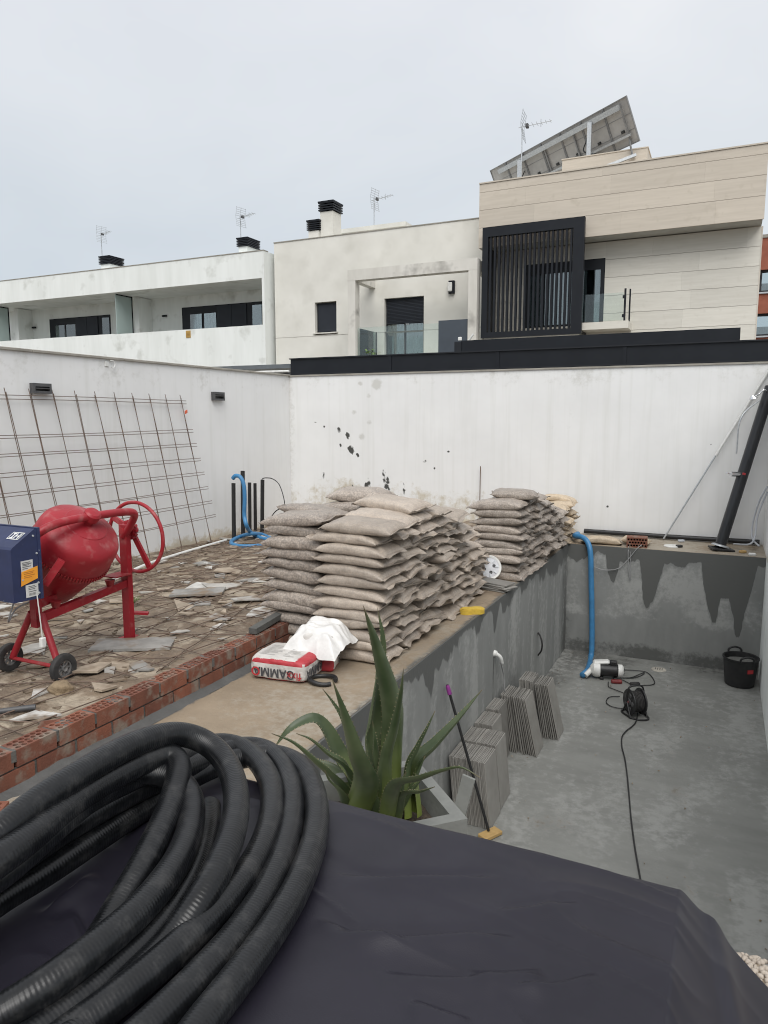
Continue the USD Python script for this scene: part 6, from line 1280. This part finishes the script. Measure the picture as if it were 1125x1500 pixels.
leaf([core(-.1, -.02), at(495, 1146, 2.12), at(465, 1118, 2.06), at(430, 1088, 2.02), at(398, 1074, 1.98)], .075, .5)
leaf([core(-.09, .02), at(508, 1125, 2.2), at(480, 1104, 2.16), at(455, 1083, 2.12), at(434, 1074, 2.1)], .06, .5)
leaf([core(.12, .05), at(608, 1125, 2.34), at(640, 1088, 2.4), at(674, 1050, 2.46), at(706, 1010, 2.52)], .085, .5, label='long straight leaf reaching to the right')
leaf([core(.1, .02), at(598, 1128, 2.30), at(612, 1095, 2.32), at(626, 1066, 2.34), at(637, 1041, 2.36)], .058, .6)
leaf([core(.06, -.08), at(580, 1152, 2.06), at(615, 1140, 2.0), at(650, 1128, 1.97), at(676, 1124, 1.96), at(704, 1139, 1.95)], .075, .45, label='leaf arching to the right in front')
leaf([core(.08, -.06, .43), at(590, 1166, 2.12), at(615, 1160, 2.1), at(637, 1152, 2.08)], .06, .5)
leaf([core(-.1, .06), at(490, 1130, 2.36), at(470, 1118, 2.36), at(452, 1110, 2.36)], .09, .4)
leaf([core(-.1, -.06, .43), at(498, 1160, 2.06), at(482, 1142, 2.02), at(476, 1128, 2.0)], .06, .4)
for k in range(9):
    a = k * 2.4; q0 = core(.05 * math.cos(a), .05 * math.sin(a), .42); leaf([q0, q0 + [.05 * math.cos(a), .05 * math.sin(a), .10], q0 + [.11 * math.cos(a), .11 * math.sin(a), .19 + .03 * (k % 3)]], .085, .5, n=16)
leaf([core(.02, -.02, .44), at(552, 1130, 2.22), at(549, 1090, 2.2), at(546, 1056, 2.2)], .05, .8)
leaf([core(.0, -.03, .44), at(560, 1130, 2.2), at(566, 1100, 2.18), at(570, 1070, 2.18)], .045, .8)

# ------------------------------------------------------------------ covered table in front, and the coil of hose on it
TX0, TX1, TY0, TY1, TZ = -1.17, -.035, .05, 1.39, 1.0
tb_ = thing('covered_table', 'low table under a dark grey fabric cover in the foreground', 'table', ((TX0 + TX1) / 2, .75, 0))
part('table_top', bx(TX0 + .03, TX1 - .03, TY0 + .03, TY1 - .03, .93, .972), M('table_board', (.2, .19, .18), (.16, .15, .14), 5, .7), tb_)
for x in (TX0 + .07, TX1 - .1):
    for y in (TY0 + .08, TY1 - .1): part('leg', bx(x - .03, x + .03, y - .03, y + .03, 0, .93), MATS['table_board'], tb_)
N = 240
aa = np.concatenate([np.linspace(-.9, 0, 40, endpoint=False), np.linspace(0, TX1 - TX0, 230, endpoint=False), TX1 - TX0 + np.concatenate([np.linspace(0, .03, 12, endpoint=False), np.linspace(.03, 1.1, 70)])])
bb = np.concatenate([np.linspace(-.9, 0, 20, endpoint=False), np.linspace(0, TY1 - TY0, 270, endpoint=False), TY1 - TY0 + np.concatenate([np.linspace(0, .04, 10, endpoint=False), np.linspace(.04, .9, 45)])])
def fold_down(e, r=.022):
    """Distance past an edge -> (outward, down) with a rounded bend."""
    q = r * PI / 2; a = np.clip(e / r, 0, PI / 2); return r * np.sin(a) + .05 * np.clip(e - q, 0, None), r * (1 - np.cos(a)) + np.clip(e - q, 0, None) * .998
Sx, Sy = np.meshgrid(aa, bb, indexing='ij')
L_, W_ = TX1 - TX0, TY1 - TY0
el = np.clip(-Sx, 0, None); er = np.clip(Sx - L_, 0, None); en = np.clip(-Sy, 0, None); ef = np.clip(Sy - W_, 0, None)
ol_, dl_ = fold_down(el); on_, dn_ = fold_down(en); of_, df_ = fold_down(ef)
sl1 = .40; ang = math.radians(50); e1 = np.minimum(er, sl1); rest = np.clip(er - sl1, 0, None); 
orr = e1 * math.cos(ang) + .06 * rest; drr = np.where(e1 < .014, e1 ** 2 / .028 * math.sin(ang), (e1 - .007) * math.sin(ang)) + rest
X = TX0 + np.clip(Sx, 0, L_) - ol_ + orr; Y = TY0 + np.clip(Sy, 0, W_) - on_ + of_ + .35 * orr * np.clip(Sy / W_, 0, 1) ** 3
down = (np.maximum(dl_, drr) ** 2 + np.maximum(dn_, df_) ** 2) ** .5
inside = np.exp(-(el + er + en + ef) / .15)
wr = (meshkit.fbm(np.stack([Sx * 2.2, Sy * 6, Sx * 0], -1), 3, 41) - .5) * .010
warp = .08 * meshkit.fbm(np.stack([Sx * 3, Sy * 3, Sx * 0], -1), 2, 43)
for sc_, am, sd in ((3.0, .0085, 61), (6.5, .004, 67)): n_ = meshkit.noise(np.stack([Sx * sc_ * .55 + warp * 4, (Sy + warp + .12 * Sx) * sc_ * 1.7, Sx * 0], -1), sd); wr = wr + am * np.clip(1 - np.abs(2 * n_ - 1) * 3.2, 0, 1) ** 1.5
def ridge(p0, p1, w, h):
    d = np.array(p1) - p0; Ld = np.linalg.norm(d); d = d / Ld; rx, ry = Sx + TX0 - p0[0], Sy + TY0 - p0[1]; a = rx * d[0] + ry * d[1]; b = -rx * d[1] + ry * d[0]
    e = np.clip(np.minimum(a, Ld - a) / (.3 * Ld), 0, 1); e = e * e * (3 - 2 * e); c = b + .012 * np.sin(a * 14)
    return h * e * (np.exp(-(c / np.where(c > 0, w * .5, w * 2.4)) ** 2) - .35 * np.exp(-((c - 1.3 * w) / (1.0 * w)) ** 2))
for (a0, a1, b0, b1, w, h) in ((480, 1280, 745, 1294, .015, .005), (470, 1368, 770, 1382, .018, .0075), (540, 1425, 830, 1440, .018, .005), (740, 1455, 880, 1418, .014, .0045), (460, 1345, 600, 1385, .014, .004), (720, 1335, 860, 1318, .014, .003), (680, 1425, 800, 1412, .02, .004), (590, 1470, 700, 1495, .02, .005), (60, 1340, 130, 1275, .015, .006), (100, 1330, 150, 1400, .02, .006)):
    wr = wr + ridge(onz(a0, a1, TZ)[:2], onz(b0, b1, TZ)[:2], w * .9, h * 2.1)
drape = (meshkit.fbm(np.stack([Sx * 5, Sy * 5, Sx * 0], -1), 3, 53) - .5) * .05
Z = TZ - .001 - down + wr * inside; Z = np.maximum(Z, .05)
Y = Y + drape * np.clip(ef / .2, 0, 1); X = X + drape * np.clip((el) / .2, 0, 1)
cr_ = np.clip(er / .05, 0, 1); Z = Z + cr_ * .018 * np.exp(-((er - .12 - (W_ - Sy) * .35) / .03) ** 2) + cr_ * (meshkit.fbm(np.stack([Sx * 3, Sy * 3, Sx * 0], -1), 3, 59) - .5) * .03
idx = np.arange(Sx.size).reshape(Sx.shape); q = np.stack([idx[:-1, :-1], idx[1:, :-1], idx[1:, 1:], idx[:-1, 1:]], -1).reshape(-1, 4)
cv = part('table_cover', (np.stack([X, Y, Z], -1).reshape(-1, 3), q), cover_m, None, smooth=True, label='dark grey fabric cover stretched over the table, creased and hanging at its edges', cat='cover')
# hose
HR = .0275
def zq(x, y): return x * .4622, 1020 + y * .4622
def hp_(lst): return [onz(*zq(a, b), TZ + h) for a, b, h in lst]
def circ(h, r=.22, c=(-.86, .50), a0=-.7, a1=-2.9, n=5): return [np.array([c[0] + r * math.cos(a), c[1] + r * math.sin(a), TZ + h]) for a in np.linspace(a0, a1, n)]
loops = [
 ('lowest turn, with the cut end and the outermost right strand', hp_([(662, 345, .035), (655, 430, .033), (610, 570, .033), (500, 740, .033), (330, 900, .033), (150, 1050, .033)]) + circ(.033, r=.3, c=(-.98, .5), a0=-1.3, a1=-2.9) + hp_([(-150, 735, .034), (0, 640, .035), (140, 560, .035), (300, 455, .035), (470, 345, .035), (620, 250, .035), (760, 195, .034), (880, 187, .033), (965, 235, .033), (1003, 340, .033), (995, 460, .033), (935, 620, .033), (830, 790, .033), (725, 930, .033), (610, 1075, .033), (490, 1230, .033)]) + circ(.04)),
 ('second turn', hp_([(-60, 600, .07), (60, 520, .08), (200, 425, .085), (360, 335, .085), (500, 265, .08), (620, 215, .06), (740, 165, .045), (830, 165, .036), (893, 215, .034), (925, 310, .034), (918, 430, .034), (860, 590, .034), (750, 760, .034), (600, 925, .034), (455, 1065, .034), (310, 1205, .034)]) + circ(.05)),
 ('third turn', hp_([(-80, 570, .12), (40, 485, .13), (180, 390, .13), (330, 300, .125), (480, 235, .11), (600, 180, .08), (700, 148, .055), (790, 178, .045), (852, 260, .043), (862, 370, .043), (820, 500, .043), (740, 615, .045), (640, 725, .045), (480, 870, .042), (310, 1005, .04), (140, 1130, .04)]) + circ(.09, a0=-1.2)),
 ('high arching turn on top', hp_([(-120, 520, .17), (0, 432, .19), (100, 345, .2), (200, 280, .205), (320, 205, .205), (440, 145, .2), (560, 117, .18), (650, 142, .15), (715, 205, .125), (748, 300, .11), (742, 410, .1), (700, 530, .09), (630, 660, .07), (540, 780, .036), (400, 920, .033), (260, 1060, .033)]) + circ(.12, a0=-1.0)),
 ('inner turn bending back down', hp_([(-60, 560, .17), (80, 460, .17), (210, 350, .165), (330, 270, .16), (440, 215, .155), (520, 180, .15), (562, 192, .14), (568, 250, .125), (535, 360, .1), (485, 470, .085), (430, 580, .065), (375, 670, .045), (320, 770, .033), (240, 880, .033)])),
 ('innermost turn', hp_([(-40, 590, .14), (120, 460, .145), (260, 340, .14), (380, 262, .13), (480, 238, .12), (560, 262, .11), (605, 320, .095), (606, 400, .085), (580, 490, .08), (510, 600, .08), (420, 700, .08), (300, 800, .08), (150, 915, .075), (0, 1010, .06), (-150, 1100, .04), (-300, 1190, .034)])),
]
hc = thing('corrugated_hose', 'heavy coil of black corrugated hose lying on the dark cover', 'hose', (-1.1, .85, TZ))
prev = None
for li_, (lab_, pts) in enumerate(loops):
    pts = list(pts)
    if 0 < li_ < 5: pts = [prev] + pts
    if li_ == 5: pts = circ(.14, a0=-1.2) + pts
    prev = pts[-1]
    P = catmull(pts, 26); L_ = np.r_[0, np.cumsum(np.linalg.norm(np.diff(P, axis=0), axis=1))]; n = int(L_[-1] / .0055); tt = np.linspace(0, L_[-1], n)
    from scipy.ndimage import gaussian_filter1d
    P = np.stack([np.interp(tt, L_, P[:, k]) for k in range(3)], 1); P = np.stack([gaussian_filter1d(P[:, k], 5, mode='nearest') for k in range(3)], 1)
    sides = 28; m = tube(P, HR, sides, caps=True); uv = np.zeros((len(m.vertices), 2)); uv[:n * sides, 0] = np.repeat(tt, sides); uv[:n * sides, 1] = np.tile(np.arange(sides) / sides, n)
    part('hose_turn', m, hose_m, hc, smooth=True, uv=uv, label=f'{lab_} of the hose coil')
